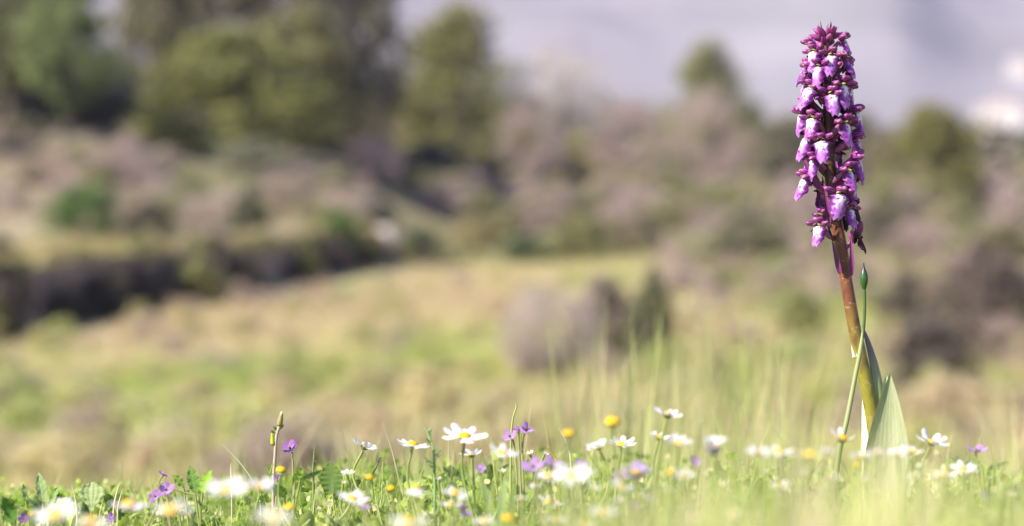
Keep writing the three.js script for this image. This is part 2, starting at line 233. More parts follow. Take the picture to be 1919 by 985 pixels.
for (const [l, kind, px, top, base, w, c] of [
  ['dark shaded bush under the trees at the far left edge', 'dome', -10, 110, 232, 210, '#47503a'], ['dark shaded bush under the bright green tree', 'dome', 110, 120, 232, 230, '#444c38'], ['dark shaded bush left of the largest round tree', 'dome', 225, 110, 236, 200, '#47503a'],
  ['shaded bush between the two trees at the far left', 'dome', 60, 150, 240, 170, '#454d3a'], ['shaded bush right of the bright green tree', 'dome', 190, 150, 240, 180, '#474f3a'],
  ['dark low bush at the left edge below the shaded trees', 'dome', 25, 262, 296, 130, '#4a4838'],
  ['green round bush alone on the left slope', 'dome', 160, 340, 442, 180, '#57772f'], ['dark bush close right of the green round bush', 'dome', 275, 372, 462, 130, '#4f4a38'], ['small dark upright bush mid-slope under the largest tree', 'dome', 462, 348, 446, 100, '#4c5830'], ['dark bush at the left edge of the slope above the wall', 'dome', -5, 440, 492, 90, '#3c3430'],
  ['pale grey-green bush under the largest round tree', 'dome', 480, 262, 335, 190, '#8d8f70'], ['mauve-grey bush on the slope left of the largest tree', 'bare', 240, 250, 345, 130, '#b5a09a'], ['pinkish bush on the far left slope', 'bare', 70, 285, 350, 160, '#b09a8e'],
  ['olive clump leaning over the terrace wall', 'dome', 375, 485, 578, 160, '#86864a'], ['straw-coloured clump against the terrace wall', 'dome', 190, 500, 600, 120, '#93865c'], ['brown thorny bush on the left slope above the wall', 'bare', 380, 400, 470, 150, '#8c7c70'], ['olive clump on the far left terrace', 'dome', 60, 225, 268, 200, '#77784c'], ['grey-mauve clump under the bright green tree', 'bare', 200, 285, 350, 190, '#9c8a84'], ['mauve clump behind the small dark upright bush', 'bare', 545, 310, 400, 180, '#9a8a80'],
  ['dusty dark bush right of the orchid at the foot of the olive pine', 'dome', 1640, 380, 470, 130, '#6f6850'], ['dark brown shrub just right of the orchid stem', 'dome', 1700, 500, 640, 150, '#625a4c'], ['big dark brown shrub at the right edge in the field', 'dome', 1880, 480, 640, 190, '#5c5048'],
  ['low fresh-green bush left of the white rock', 'dome', 632, 392, 460, 110, '#64842c'], ['dark bush at the head of the slope above the white rock', 'dome', 705, 370, 430, 100, '#4a4c40'], ['dark green bush right of the white rock', 'dome', 785, 425, 482, 110, '#45562a'],
  ['low dark green bush in the middle of the field edge', 'dome', 985, 438, 498, 120, '#445a28'], ['mauve bush beneath the pointed pine', 'bare', 700, 250, 350, 150, '#87767c'], ['very dark thicket bush beneath the pointed pine', 'dome', 800, 262, 378, 140, '#43473c'], ['dark grey bush right of the thicket under the pointed pine', 'dome', 905, 300, 376, 110, '#544c4a'],
  ['straggling mauve bush in front of the pale bare tree', 'bare', 990, 190, 370, 170, '#b5a29c'], ['yellow-green bush under the pale bare tree', 'dome', 1090, 240, 360, 120, '#9c985c'], ['brown-grey bush right of the pale bare tree', 'bare', 1180, 180, 372, 200, '#b5a098'], ['dark brown bush under the small distant pine', 'dome', 1190, 300, 370, 110, '#5e5448'],
  ['mauve bush below the small distant pine', 'bare', 1330, 165, 380, 220, '#b8a49c'], ['dark olive bush left of the orchid spike', 'dome', 1460, 235, 340, 130, '#4e4a3a'], ['yellow-green bush left of the orchid spike', 'dome', 1400, 230, 350, 110, '#918a5a'], ['dark upright bush standing in the mauve scrub left of the orchid', 'dome', 1345, 235, 350, 50, '#55504a'],
  ['dark narrow upright bush in the field left of the orchid', 'dome', 1222, 500, 705, 105, '#565a3c'], ['mauve bush in the field left of the dark upright one', 'bare', 1040, 520, 722, 210, '#b5a8a4'], ['olive bush on the rise right of the field-edge bush', 'dome', 1090, 395, 492, 170, '#85844e'], ['brownish bush between the olive ones on the rise', 'dome', 1190, 400, 480, 140, '#8c8066'], ['wide grey-green bush on the rise left of the orchid spike', 'dome', 1390, 385, 500, 210, '#80805a'], ['straw-coloured clump above the low dark field-edge bush', 'dome', 900, 405, 470, 150, '#a89c68'], ['tawny bush under the big dark brown shrub at the right', 'dome', 1830, 590, 700, 170, '#7c6e60'], ['dull bush filling the gap right of the orchid stem', 'dome', 1780, 520, 650, 150, '#6c6254'],
  ['twiggy mauve bush leaning on the left side of the mauve field bush', 'bare', 990, 560, 725, 150, '#b5a5a4'], ['brown-grey bush between the mauve and the dark upright one', 'dome', 1135, 515, 700, 190, '#8c7e70'],
  ['brown bush at the right edge of the field', 'dome', 1850, 440, 590, 200, '#665650'], ['dark bush low in the field right of the orchid stem', 'dome', 1740, 590, 750, 220, '#5e544c'], ['olive bush at the right edge above the brown bush', 'dome', 1890, 420, 520, 130, '#726c40'], ['mauve bush right of the orchid at mid height', 'bare', 1720, 410, 500, 170, '#a8948c'], ['pale mauve bush low at the right edge of the field', 'bare', 1890, 590, 700, 160, '#b09a94'], ['olive-green bush close left of the orchid stem', 'dome', 1500, 540, 640, 120, '#7f8448'],
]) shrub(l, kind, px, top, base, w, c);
const thicket = [];
for (let i = 0; i < 420; i++) {
  const px = rr(700, 2100), d = rr(88, 150), x = (px - CX) / FPX * d, z = -d, s = rr(0.7, 1.7), k = R();
  thicket.push({ m: M4(V(x, ground(x, z) - 0.1, z), [0, R() * 6, 0], [s * 1.5, s, s * 1.5]), c: k < 0.45 ? C('#b3a098') : k < 0.75 ? C('#a09874') : C('#84854f') });
}
for (let i = 0; i < 160; i++) {
  const px = rr(-150, 720), d = rr(58, 84), x = (px - CX) / FPX * d, z = -d, s = rr(0.3, 0.75), k = R();
  thicket.push({ m: M4(V(x, ground(x, z) - 0.1, z), [0, R() * 6, 0], [s * 1.7, s, s * 1.7]), c: k < 0.5 ? C('#bba99e') : k < 0.8 ? C('#9c976e') : C('#7c8250') });
}
for (let i = 0; i < 260; i++) {
  const px = rr(1250, 2150), d = rr(40, 88), x = (px - CX) / FPX * d, z = -d, s = rr(0.25, 0.7), k = R();
  thicket.push({ m: M4(V(x, ground(x, z) - 0.1, z), [0, R() * 6, 0], [s * 1.7, s, s * 1.7]), c: k < 0.5 ? C('#b5a196') : k < 0.75 ? C('#9a946a') : C('#7f844e') });
}
stuff('scrub', 'low mauve and olive scrub covering the slope', leafCloud(404, domeShape, { clumps: 22, per: 34, leaf: 0.12, cr: 0.2, long: 3 }), thin(0xffffff, 0.2), thicket);
const farScrub = [];
for (let i = 0; i < 500; i++) { const px = rr(-500, 2500), d = 170 * Math.pow(4, R()), x = (px - CX) / FPX * d, z = -d; if (fbm(x * 0.012, z * 0.012, 21, 5) > 0.05) continue; const s = rr(1.5, 4) * (d > 700 ? 1.6 : 1); farScrub.push({ m: M4(V(x, ground(x, z) - 0.2, z), [0, R() * 6, 0], [s * 1.5, s, s * 1.5]), c: C(R() < 0.5 ? '#7a7c68' : '#86806e') }); }
stuff('hillside_scrub', 'far scrub dotting the mountain slope', leafCloud(405, domeShape, { clumps: 12, per: 14, leaf: 0.28, cr: 0.25, long: 1.8 }), std(0xffffff, 0.9), farScrub);

// the terrace wall below the left slope: rough dry stone, overgrown
{
  const P = [], I = [], K = [], n = 420, m = 14;
  for (let i = 0; i <= n; i++) { const px = -700 + 1650 * i / n, d = wallDist(px) - 0.05, a = Math.atan2(px - CX, FPX), x0 = d * Math.sin(a), z0 = -d * Math.cos(a), b = heightAt(px, d - 0.25), hh = wallRise(px) * 1.02 + 0.05;
    for (let j = 0; j <= m; j++) { const t = j / m, y = b - 0.15 + (hh + 0.15) * t, s = 0.14 * fbm(x0 * 2.6, y * 3.2, z0 * 2.6, 3) + 0.05 * nz(x0 * 7, y * 8, z0 * 7), o = 0.18 * t + s; P.push(x0 + Math.sin(a) * o, y, z0 - Math.cos(a) * o); K.push(...mix3(lin('#73675e'), lin('#968a80'), clamp(0.5 + 1.6 * nz(x0 * 4, y * 5, z0 * 4), 0, 1))); } }
  for (let i = 0; i < n; i++) for (let j = 0; j < m; j++) { const a = i * (m + 1) + j, b = a + m + 1; I.push(a, b, a + 1, b, b + 1, a + 1); }
  const g = new THREE.BufferGeometry(); g.setAttribute('position', new THREE.Float32BufferAttribute(P, 3)); g.setAttribute('color', new THREE.Float32BufferAttribute(K, 3)); g.setIndex(I); g.computeVertexNormals();
  const w = mesh('terrace_wall', g, std(0xffffff, 0.95, { vertexColors: true })); w.userData = { label: 'long low dry-stone terrace wall in shade at the far edge of the field', category: 'wall' };
  const bram = [];
  for (let i = 0; i < 230; i++) { const px = rr(-600, 800), d = wallDist(px) + rr(-0.75, 0.25), a = Math.atan2(px - CX, FPX), x = d * Math.sin(a), z = -d * Math.cos(a), s = rr(0.35, 0.95) * (0.45 + 0.6 * wallRise(px)), k = R(); if (nz(px * 0.012, 3.3) < -0.12 && R() < 0.8) continue; bram.push({ m: M4(V(x, heightAt(px, d) - 0.05, z), [0, R() * 6, 0], [s * 1.3, s, s * 1.3]), c: k < 0.4 ? C('#4a4836') : k < 0.75 ? C('#73733c') : C('#6b5f58') }); }
  for (let i = 0; i < 150; i++) { const px = rr(-600, 900), d = wallDist(px) + rr(0.3, 1.4), a = Math.atan2(px - CX, FPX), x = d * Math.sin(a), z = -d * Math.cos(a), s = rr(0.15, 0.4); bram.push({ m: M4(V(x, ground(x, z) - 0.05, z), [0, R() * 6, 0], [s * 1.8, s, s * 1.8]), c: C(R() < 0.5 ? '#aaa070' : '#8f9058') }); }
  stuff('bramble_scrub', 'dark bramble growing along the foot of the terrace wall', leafCloud(406, domeShape, { clumps: 22, per: 34, leaf: 0.12, cr: 0.2, long: 1.8 }), thin(0xffffff, 0.12), bram);
}
// the white rock and the white houses
{
  const p = at(720, 485, 61), g0 = mergeVertices(new THREE.IcosahedronGeometry(1, 5).deleteAttribute('uv').deleteAttribute('normal')), q = g0.attributes.position, v = V();
  for (let i = 0; i < q.count; i++) { v.fromBufferAttribute(q, i); const k = 1 + 0.35 * fbm(v.x * 1.3, v.y * 1.3, v.z * 1.3 + 4, 4) - 0.12 * Math.abs(nz(v.x * 3, v.y * 3, v.z * 3)); v.multiplyScalar(k); q.setXYZ(i, v.x * 0.34, v.y * 0.3 + 0.14, v.z * 0.3); } g0.computeVertexNormals();
  const r = mesh('white_rock', g0, std('#cdbfb5', 0.9)); r.position.set(p.x, ground(p.x, p.z), p.z); r.userData = { label: 'pale limestone rock lying on the slope among dark bushes', category: 'rock' };
}
function house(label, px, py, d, w, h, dep, turn) {
  for (d = 400; d < 1800; d *= 1.004) { const X = (px - CX) / FPX * d; if (CY + (EYE - ground(X, -d)) * FPX / d <= py) break; }
  const k = d / 760; w *= k; h *= k; dep *= k;
  const x = (px - CX) / FPX * d, z = -d, y = EYE - (py - CY) / FPX * d, o = thing('house', label, 'house', 'white houses on the far hillside'); o.position.set(x, y, z); o.rotation.y = turn;
  const wm = std('#d4cec6', 0.85), W = new THREE.BoxGeometry(w, h + 6, dep); W.translate(0, (h - 6) / 2, 0); mesh('wall', W, wm, o);
  const rf = new THREE.Shape([new THREE.Vector2(-w / 2 - 0.4, 0), new THREE.Vector2(w / 2 + 0.4, 0), new THREE.Vector2(0, 1.5)]), rg = new THREE.ExtrudeGeometry(rf, { depth: dep + 0.8, bevelEnabled: false }); rg.translate(0, h + 0.003, -dep / 2 - 0.4); mesh('roof', rg, std('#c9b3a2', 0.9), o);
  for (let f = 0; f < Math.floor(h / 3); f++) for (let i = 0; i < Math.floor(w / 3.2); i++) { const g = new THREE.BoxGeometry(1.1, 1.4, 0.12); g.translate(-w / 2 + 1.9 + i * 3.2, 1.7 + f * 3, dep / 2); mesh(f === 0 && i === 1 ? 'door' : 'window', g, std('#47505c', 0.3), o); }
}
house('long white house right of the orchid on the far hillside', 1880, 243, 760, 14, 6.6, 9, -0.35);
house('white house higher up at the right edge of the hillside', 1908, 150, 900, 6.5, 5.5, 7, -0.2);

// ------------------------------------------------------------------ grass
function tuft(s, n, h, w, spread, lean) { const f = rng(s), g = []; for (let i = 0; i < n; i++) { const b = sheet({ L: h * rr(0.55, 1.1, f), W: w * rr(0.7, 1.2, f), prof: (v) => Math.max(0.02, 1 - v * v * 0.95), bend: ((k) => (v) => k * v * v + k * 0.3)(lean * rr(0.2, 1.2, f)), cup: () => 0.5, nu: 2, nv: 6 }); b.applyMatrix4(M4(V((f() - 0.5) * spread, 0, (f() - 0.5) * spread), [0, f() * 6.283, 0])); g.push(b); } return mergeGeometries(g); }
const fieldTuft = tuft(3, 9, 0.2, 0.012, 0.22, 0.9), field = [];
for (let i = 0; i < 40000; i++) {
  const d = 5 + 75 * Math.pow(R(), 0.75), px = rr(-350, 2270), x = (px - CX) / FPX * d, z = -d, wd = wallDist(px); if (Math.abs(d - wd - 0.2) < 0.5 && px < 1000) continue;
  const c = cover(x, z), k = rr(0.8, 1.25), s = (d > wd - 4.5 && d < wd && px < 750 ? 0.45 : 1) * rr(0.5, 1.25) * (0.8 + 0.8 * Math.max(0, fbm(x * 0.6, z * 0.6, 31) + 0.2));
  field.push({ m: M4(V(x, ground(x, z) - 0.01, z), [rr(-0.15, 0.15), R() * 6.28, 0], s), c: new THREE.Color(c[0] * k, c[1] * k, c[2] * k * rr(0.85, 1.1)) });
}
const weeds = [], WEED = ['#93ad4a', '#a9b65c', '#b9b86c', '#ac9890', '#c2aa8c', '#a8a468', '#cfc08c', '#86a048'];
for (let i = 0; i < 700; i++) {
  const d = 14.5 + 40 * Math.pow(R(), 1.3), px = rr(-250, 2150), x = (px - CX) / FPX * d, z = -d, s = rr(0.12, 0.42), wd = wallDist(px); if (d > wd - 5 && px < 800) continue;
  const c = cover(x, z), g = clamp(0.5 + 2.2 * fbm(x * 0.45, z * 0.2, 77), 0, 0.999), w = C(WEED[Math.floor((g * 0.6 + R() * 0.4) * 8)]);
  weeds.push({ m: M4(V(x, ground(x, z) - 0.02, z), [0, R() * 6, 0], [s * 1.8, s * rr(0.6, 1.2), s * 1.8]), c: new THREE.Color(lerp(c[0], w.r, 0.75), lerp(c[1], w.g, 0.75), lerp(c[2], w.b, 0.75)) });
}
stuff('field_weeds', 'low green, mauve and straw weed clumps dotting the field', leafCloud(407, domeShape, { clumps: 18, per: 26, leaf: 0.16, cr: 0.2, long: 3.5 }), thin(0xffffff, 0.3), weeds);
stuff('field_grass', 'dry and green grass of the lower field and slope', fieldTuft, thin(0xffffff, 0.25), field);

const G1 = tuft(11, 9, 0.08, 0.0021, 0.03, 1.1), G2 = tuft(12, 6, 0.1, 0.0015, 0.03, 0.7), G3 = sprig(21);
function sprig(s) { const f = rng(s), g = []; for (let k = 0; k < 3; k++) { const a = f() * 6.28, l = rr(0.045, 0.08, f); for (let i = 1; i < 9; i++) for (const sd of [-1, 1]) { const q = sheet({ L: 0.012 * (1.1 - i / 11), W: 0.0048, prof: (v) => Math.sin(Math.PI * Math.min(1, 0.1 + v * 0.88)), cup: () => 0.5, nu: 2, nv: 4 }); q.applyMatrix4(M4(V(0, l * i / 8, 0.004 * i), [0, 0, sd * rr(0.7, 1.2, f)])); q.applyMatrix4(M4(V(0, 0, 0), [rr(0.1, 0.6, f), a + k, 0])); g.push(q); } } return mergeGeometries(g); }
const meadow = [[], [], []];
for (let i = 0; i < 21000; i++) {
  const px = rr(-450, 2370), soft = sstep(700, 1500, px + 250 * nz(i * 1.3, 4)), d = R() < soft * 0.85 ? rr(1.3, 1.72) : rr(1.6, 2.7), x = (px - CX) / FPX * d, z = -d, k = R(), tip = EYE - (lerp(940, 890, sstep(500, 1300, px)) + rr(0, 130) - CY) / FPX * d, rise = d < 1.72 ? Math.max(0.2, tip / 0.085) : (0.66 + 0.42 * sstep(200, 1300, px) + 0.7 * fbm(x * 9, z * 5, 8)), dry = sstep(0.66, 0.98, R() + 0.2 * sstep(900, 1700, px) + 0.4 * fbm(x * 6, z * 6, 5));
  const c = mix3(mix3(lin('#7ea232'), lin('#b9c95c'), R()), lin('#e2d8a8'), dry * 0.9);
  meadow[k < 0.26 ? 0 : k < 0.44 ? 1 : 2].push({ m: M4(V(x, ground(x, z) - 0.003, z), [rr(-0.55, 0.55), R() * 6.28, rr(-0.3, 0.3)], rise * (d < 1.72 ? 1 : rr(0.5, 1.15))), c: new THREE.Color(...c) });
}
const GRASS_MAT = thin(0xffffff, 0.4);
stuff('meadow_grass', 'short green and straw grass around the meadow flowers', G1, GRASS_MAT, meadow[0]);
stuff('fine_grass', 'fine upright grass among the meadow flowers', G2, GRASS_MAT, meadow[1]);
stuff('meadow_herbs', 'small feathery herb leaves among the grass', G3, GRASS_MAT, meadow[2]);
{
  const f = rng(5), g = [], list = [];
  for (let i = 0; i < 6; i++) { const q = sheet({ L: 0.03 * rr(0.7, 1.1, f), W: 0.015, nu: 6, nv: 22, prof: (v) => Math.pow(Math.sin(Math.PI * clamp(0.05 + 0.94 * v, 0, 1)), 0.6) * (0.8 + 0.2 * Math.abs(Math.sin(v * 22))), cup: () => 0.6, bend: ((k) => (v) => 0.2 + k * v)(rr(0.4, 1.4, f)) }); q.applyMatrix4(M4(V(0, rr(0.008, 0.045, f), 0), [rr(0, 0.5, f), i * 1.3 + f(), 0])); g.push(q); }
  for (let i = 0; i < 1050; i++) { const k = R(), d = rr(1.82, 2.4), px = k < 0.7 ? rr(-150, 900) : rr(600, 2000), x = (px - CX) / FPX * d, z = -d, left = 1 - sstep(350, 1000, px); list.push({ m: M4(V(x, ground(x, z), z), [rr(-0.3, 0.3), R() * 6.28, rr(-0.3, 0.3)], rr(0.35, 0.95) * (0.85 + 0.35 * (1 - left)) * (1 + 0.8 * fbm(x * 9, z * 4, 3))), c: C(['#7f9c34', '#9fb83e', '#b8c858', '#6a8636', '#a8b86c'][Math.floor(R() * 5)]) }); }
  stuff('broad_herbs', 'dense small toothed herb leaves between the grass', mergeGeometries(g), thin(0xffffff, 0.45), list);
}
// tall loose grass: behind the meadow edge, and close to the eye
{
  const list = [], blade = tuft(41, 3, 0.5, 0.004, 0.03, 0.35);
  for (let i = 0; i < 210; i++) {
    const k = R(), px = k < 0.72 ? 1060 + 470 * Math.pow(R(), 0.8) : k < 0.86 ? rr(1815, 1905) : rr(300, 1060), d = rr(2.9, 5.2), x = (px - CX) / FPX * d, z = -d, top = (k < 0.72 ? rr(560, 800) : k < 0.86 ? rr(640, 800) : rr(740, 840)), h = EYE - (top - CY) / FPX * d - ground(x, z);
    const c = mix3(lin('#a9ba62'), lin('#d6cc9c'), R()); list.push({ m: M4(V(x, ground(x, z), z), [rr(-0.06, 0.06), R() * 6.28, 0], [1, h / 0.5, 1]), c: new THREE.Color(...c) });
  }
  stuff('tall_grass', 'tall sparse grass stems standing behind the meadow flowers', blade, GRASS_MAT, list);
  const near = [], nb = tuft(43, 5, 0.16, 0.0032, 0.035, 0.5);
  for (let i = 0; i < 210; i++) {
    const d = rr(0.8, 1.2), px = R() < 0.45 ? rr(1330, 1660) : rr(640, 2150), x = (px - CX) / FPX * d, z = -d, bx = clamp(1 - Math.abs(px - 1500 - 60 * nz(i * 0.7, 1)) / 150, 0, 1);
    const topPy = lerp(975, 930, sstep(700, 1250, px)) + rr(0, 130) - bx * 45, h = EYE - (topPy - CY) / FPX * d - ground(x, z); if (h < 0.03) continue;
    const c = mix3(mix3(lin('#a3c044'), lin('#c6cf6c'), R()), lin('#ecdcb8'), R() < 0.15 + bx * 0.8 ? 0.95 : 0.15);
    near.push({ m: M4(V(x, ground(x, z), z), [rr(-0.12, 0.12), R() * 6.28, 0], [1, h / 0.15, 1]), c: new THREE.Color(...c) });
  }
  stuff('near_grass', 'blurred green and straw grass close to the camera', nb, GRASS_MAT, near);
}

// ------------------------------------------------------------------ the orchid
function tex(w, h, f) { const d = new Uint8Array(w * h * 4); for (let j = 0; j < h; j++) for (let i = 0; i < w; i++) { const c = f((i + 0.5) / w, (j + 0.5) / h); for (let k = 0; k < 3; k++) d[(j * w + i) * 4 + k] = clamp(c[k], 0, 1) * 255; d[(j * w + i) * 4 + 3] = 255; } const t = new THREE.DataTexture(d, w, h); t.colorSpace = THREE.SRGBColorSpace; t.magFilter = THREE.LinearFilter; t.minFilter = THREE.LinearMipmapLinearFilter; t.generateMipmaps = true; t.needsUpdate = true; return t; }
const rgb = (h) => [1, 3, 5].map((i) => parseInt(h.slice(i, i + 2), 16) / 255);
function lipTex(s, white) {
  const f = rng(s), spots = []; for (let i = 0; i < 34; i++) spots.push([rr(-0.85, 0.85, f), rr(0.12, 0.86, f), rr(0.05, 0.11, f), rr(0.03, 0.06, f), rr(-0.8, 0.8, f)]);
  return tex(128, 192, (u, v) => {
    const x = 2 * u - 1, e = Math.abs(x) * 1.25 + 0.35 * nz(u * 6 + s, v * 7, 2), w = (1 - sstep(white - 0.3, white + 0.25, e)) * (1 - 0.9 * sstep(0.42, 0.75, v + 0.15 * nz(u * 9, v * 5, s)));
    let c = mix3(rgb('#8c38a4'), rgb('#b270c8'), sstep(0.6, 1, v)); c = mix3(c, rgb('#581060'), sstep(0.6, 0.92, e) * 0.9); c = mix3(c, rgb('#f4e8f6'), w);
    for (const [a, b, ra, rb, t] of spots) { const dx = x - a, dy = (v - b) * 1.6, X = dx * Math.cos(t) + dy * Math.sin(t), Y = -dx * Math.sin(t) + dy * Math.cos(t), q = (X / ra) ** 2 + (Y / rb) ** 2; if (q < 1.6 && Math.abs(a) > 0.16) c = mix3(c, rgb('#6c1c7c'), 0.95 * (1 - sstep(0.7, 1.6, q))); }
    return c;
  });
}
const LIPM = [lipTex(3, 0.36), lipTex(8, 0.48), lipTex(15, 0.38), lipTex(23, 0.66)].map((map) => new THREE.MeshPhysicalMaterial({ map, roughness: 0.5, side: THREE.DoubleSide, sheen: 0.3, sheenColor: C('#e0b0e8') }));
const sepTex = (s, base, deep, rim) => tex(96, 128, (u, v) => { const x = 2 * u - 1; let c = mix3(rgb(base), rgb(deep), clamp(0.2 + 0.8 * Math.pow(0.5 + 0.5 * Math.cos(x * 25 + 2 * nz(v * 3, s)), 2) + 0.5 * nz(u * 5 + s, v * 4, s), 0, 1)); c = mix3(c, rgb(rim), sstep(0.86, 0.98, Math.abs(x) + 0.1 * nz(v * 6, s)) * 0.9 + 0.45 * sstep(0.86, 1, v)); return mix3(c, rgb('#e9d3e4'), 0.35 * (1 - sstep(0, 0.25, v))); });
const SEPM = [sepTex(1, '#bf60b4', '#641c60', '#c9b08c'), sepTex(5, '#a84aa0', '#521650', '#a06890'), sepTex(9, '#bc5eac', '#6a2262', '#b9b46c')].map((map) => std(0xffffff, 0.38, { map }));
const INNER = thin('#a3a04e', 0.3), BRACT = std('#7d3a6c', 0.6), OVARY = std('#a0648c', 0.5), COLUMN = std('#a8a45c', 0.5), DARKP = std('#35122c', 0.8), BUDM = [std('#a04488', 0.45), std('#7f2f6c', 0.45), std('#94507a', 0.5)];
const lips = [0, 1, 2].map((k) => sheet({ L: 0.0268, W: 0.0225, nu: 18, nv: 34, prof: (v) => lerp(0.3, 1, sstep(0, 0.24, v)) * (1 - 0.16 * Math.exp(-(((v - 0.5) / 0.13) ** 2))) * (1 + 0.025 * Math.sin(v * 40 + k)) * (1 - 0.2 * sstep(0.5, 0.8, v)) * (1 - 0.5 * sstep(0.82, 1.0, v)), cup: (v) => lerp(0.6, 1.5, sstep(0.05, 0.4, v)) * (1 - 0.25 * sstep(0.6, 1, v)), bend: (v) => lerp(0.9, 2.75 + 0.1 * k, sstep(0, 0.34, v)) + 0.5 * sstep(0.6, 1, v), wave: (v) => 0.0009 * sstep(0.1, 0.3, v), wf: 4 + k * 0.7, len: (u) => 1 - 0.12 * Math.exp(-((u / 0.34) ** 2)) - 0.26 * u ** 4 }));
const sepProf = (v) => Math.pow(Math.sin(Math.PI * clamp(0.13 + 0.86 * v, 0, 1)), 0.42);
// plump folded sepals: a bean with a fold along its underside, base at the origin, pointing up
function lobe(L, W, D, curl, k) {
  const g = new THREE.SphereGeometry(1, 20, 16, -Math.PI / 2), p = g.attributes.position;
  for (let i = 0; i < p.count; i++) {
    let x = p.getX(i), y = p.getY(i), z = p.getZ(i); const t = (y + 1) / 2, fold = 1 - 0.5 * Math.exp(-((x / 0.3) ** 2)) * (z < 0 ? 1 : 0), rib = 1 + 0.035 * Math.cos(Math.atan2(z, x) * 9);
    const fat = 0.62 + 0.5 * t + 0.04 * nz(y * 2, k, x); x *= W / 2 * fat * rib; z *= D / 2 * fat * rib * fold;
    const a = curl * t, yy = t * L; p.setXYZ(i, x, yy * Math.cos(a * 0.5) - z * Math.sin(a), z * Math.cos(a) + yy * Math.sin(a * 0.5));
  }
  g.computeVertexNormals(); return g;
}
const dorsals = [0, 1].map((k) => lobe(0.0118, 0.0096, 0.0062, 0.7 + 0.2 * k, k)), laterals = [0, 1].map((k) => lobe(0.0132, 0.0072, 0.0056, 0.55 - 0.2 * k, k + 4));
const inner = sheet({ L: 0.009, W: 0.005, nu: 4, nv: 8, prof: sepProf, cup: () => 0.9, bend: (v) => lerp(0.7, 2.1, v) });
const bractG = sheet({ L: 0.03, W: 0.0062, nu: 6, nv: 16, prof: (v) => (1 - v) ** 0.6 * Math.sin(Math.PI * Math.min(0.5, 0.18 + v)), cup: () => 0.9, bend: (v) => 0.75 - 0.45 * v, twist: 0.3 });
const columnG = (() => { const g = new THREE.SphereGeometry(0.0016, 10, 8); g.scale(0.9, 1.5, 1); return g; })();
const spurG = tube([V(0, 0, 0.001), V(0, -0.003, 0.001), V(0, -0.0065, -0.0008)], [0.0024, 0.0018, 0.0006], 8, 8);
const budG = (() => { const pts = []; for (let i = 0; i <= 12; i++) { const t = i / 12; pts.push(new THREE.Vector2(0.0029 * Math.pow(Math.sin(Math.PI * (0.06 + 0.9 * t)), 0.8) + 0.0001, 0.0115 * t)); } const g = new THREE.LatheGeometry(pts, 14), p = g.attributes.position; for (let i = 0; i < p.count; i++) { const a = Math.atan2(p.getZ(i), p.getX(i)), k = 1 - 0.13 * Math.pow(Math.abs(Math.cos(a * 1.5)), 6); p.setXYZ(i, p.getX(i) * k, p.getY(i), p.getZ(i) * k + 0.3 * p.getY(i) ** 2 / 0.0115); } g.computeVertexNormals(); return g; })();
const orchidBase = at(1650, 1075, FOCUS); orchidBase.y = ground(orchidBase.x, orchidBase.z);
const orchid = thing('orchid', 'tall purple-and-white orchid spike with thick reddish stem and broad grey-green leaves', 'orchid');
orchid.position.copy(orchidBase);
const loc = (px, py, d = FOCUS) => at(px, py, d).sub(orchidBase);
const stemPx = [[1650, 1075], [1646, 900], [1636, 790], [1617, 690], [1600, 610], [1586, 530], [1577, 470], [1566, 410], [1557, 345], [1553, 270], [1551, 190], [1550, 120], [1548, 70]];
const stemCurve = new THREE.CatmullRomCurve3(stemPx.map(([x, y]) => loc(x, y)));
{
  const g = tube(stemPx.map(([x, y]) => loc(x, y)), [0.0058, 0.0057, 0.0055, 0.0052, 0.0049, 0.0048, 0.0048, 0.0047, 0.0048, 0.0044, 0.0036, 0.0028, 0.0018], 400, 34);
  paint(g, (p, uv) => { const t = uv[1], k = nz(p.x * 300, p.y * 120, p.z * 300), s = nz(uv[0] * 34, uv[1] * 420, 3); let c = mix3(lin('#8a8630'), lin('#7a4c34'), sstep(0.25, 0.4, t + 0.04 * k)); c = mix3(c, lin('#43301f'), 0.8 * sstep(0.5, 0.7, t)); c = mix3(c, lin('#5c2432'), 0.45 * sstep(0.05, 0.5, k)); return mix3(c, lin('#c9a47a'), 0.6 * sstep(0.35, 0.5, s));  });
  mesh('stem', g, std(0xffffff, 0.42, { vertexColors: true }), orchid);
}
function stemAt(py) { let lo = 0, hi = 1; const y = EYE - (py - CY) / FPX * FOCUS - orchidBase.y; for (let i = 0; i < 30; i++) { const m = (lo + hi) / 2; stemCurve.getPoint(m).y < y ? lo = m : hi = m; } return stemCurve.getPoint(lo); }
let fl = 0;
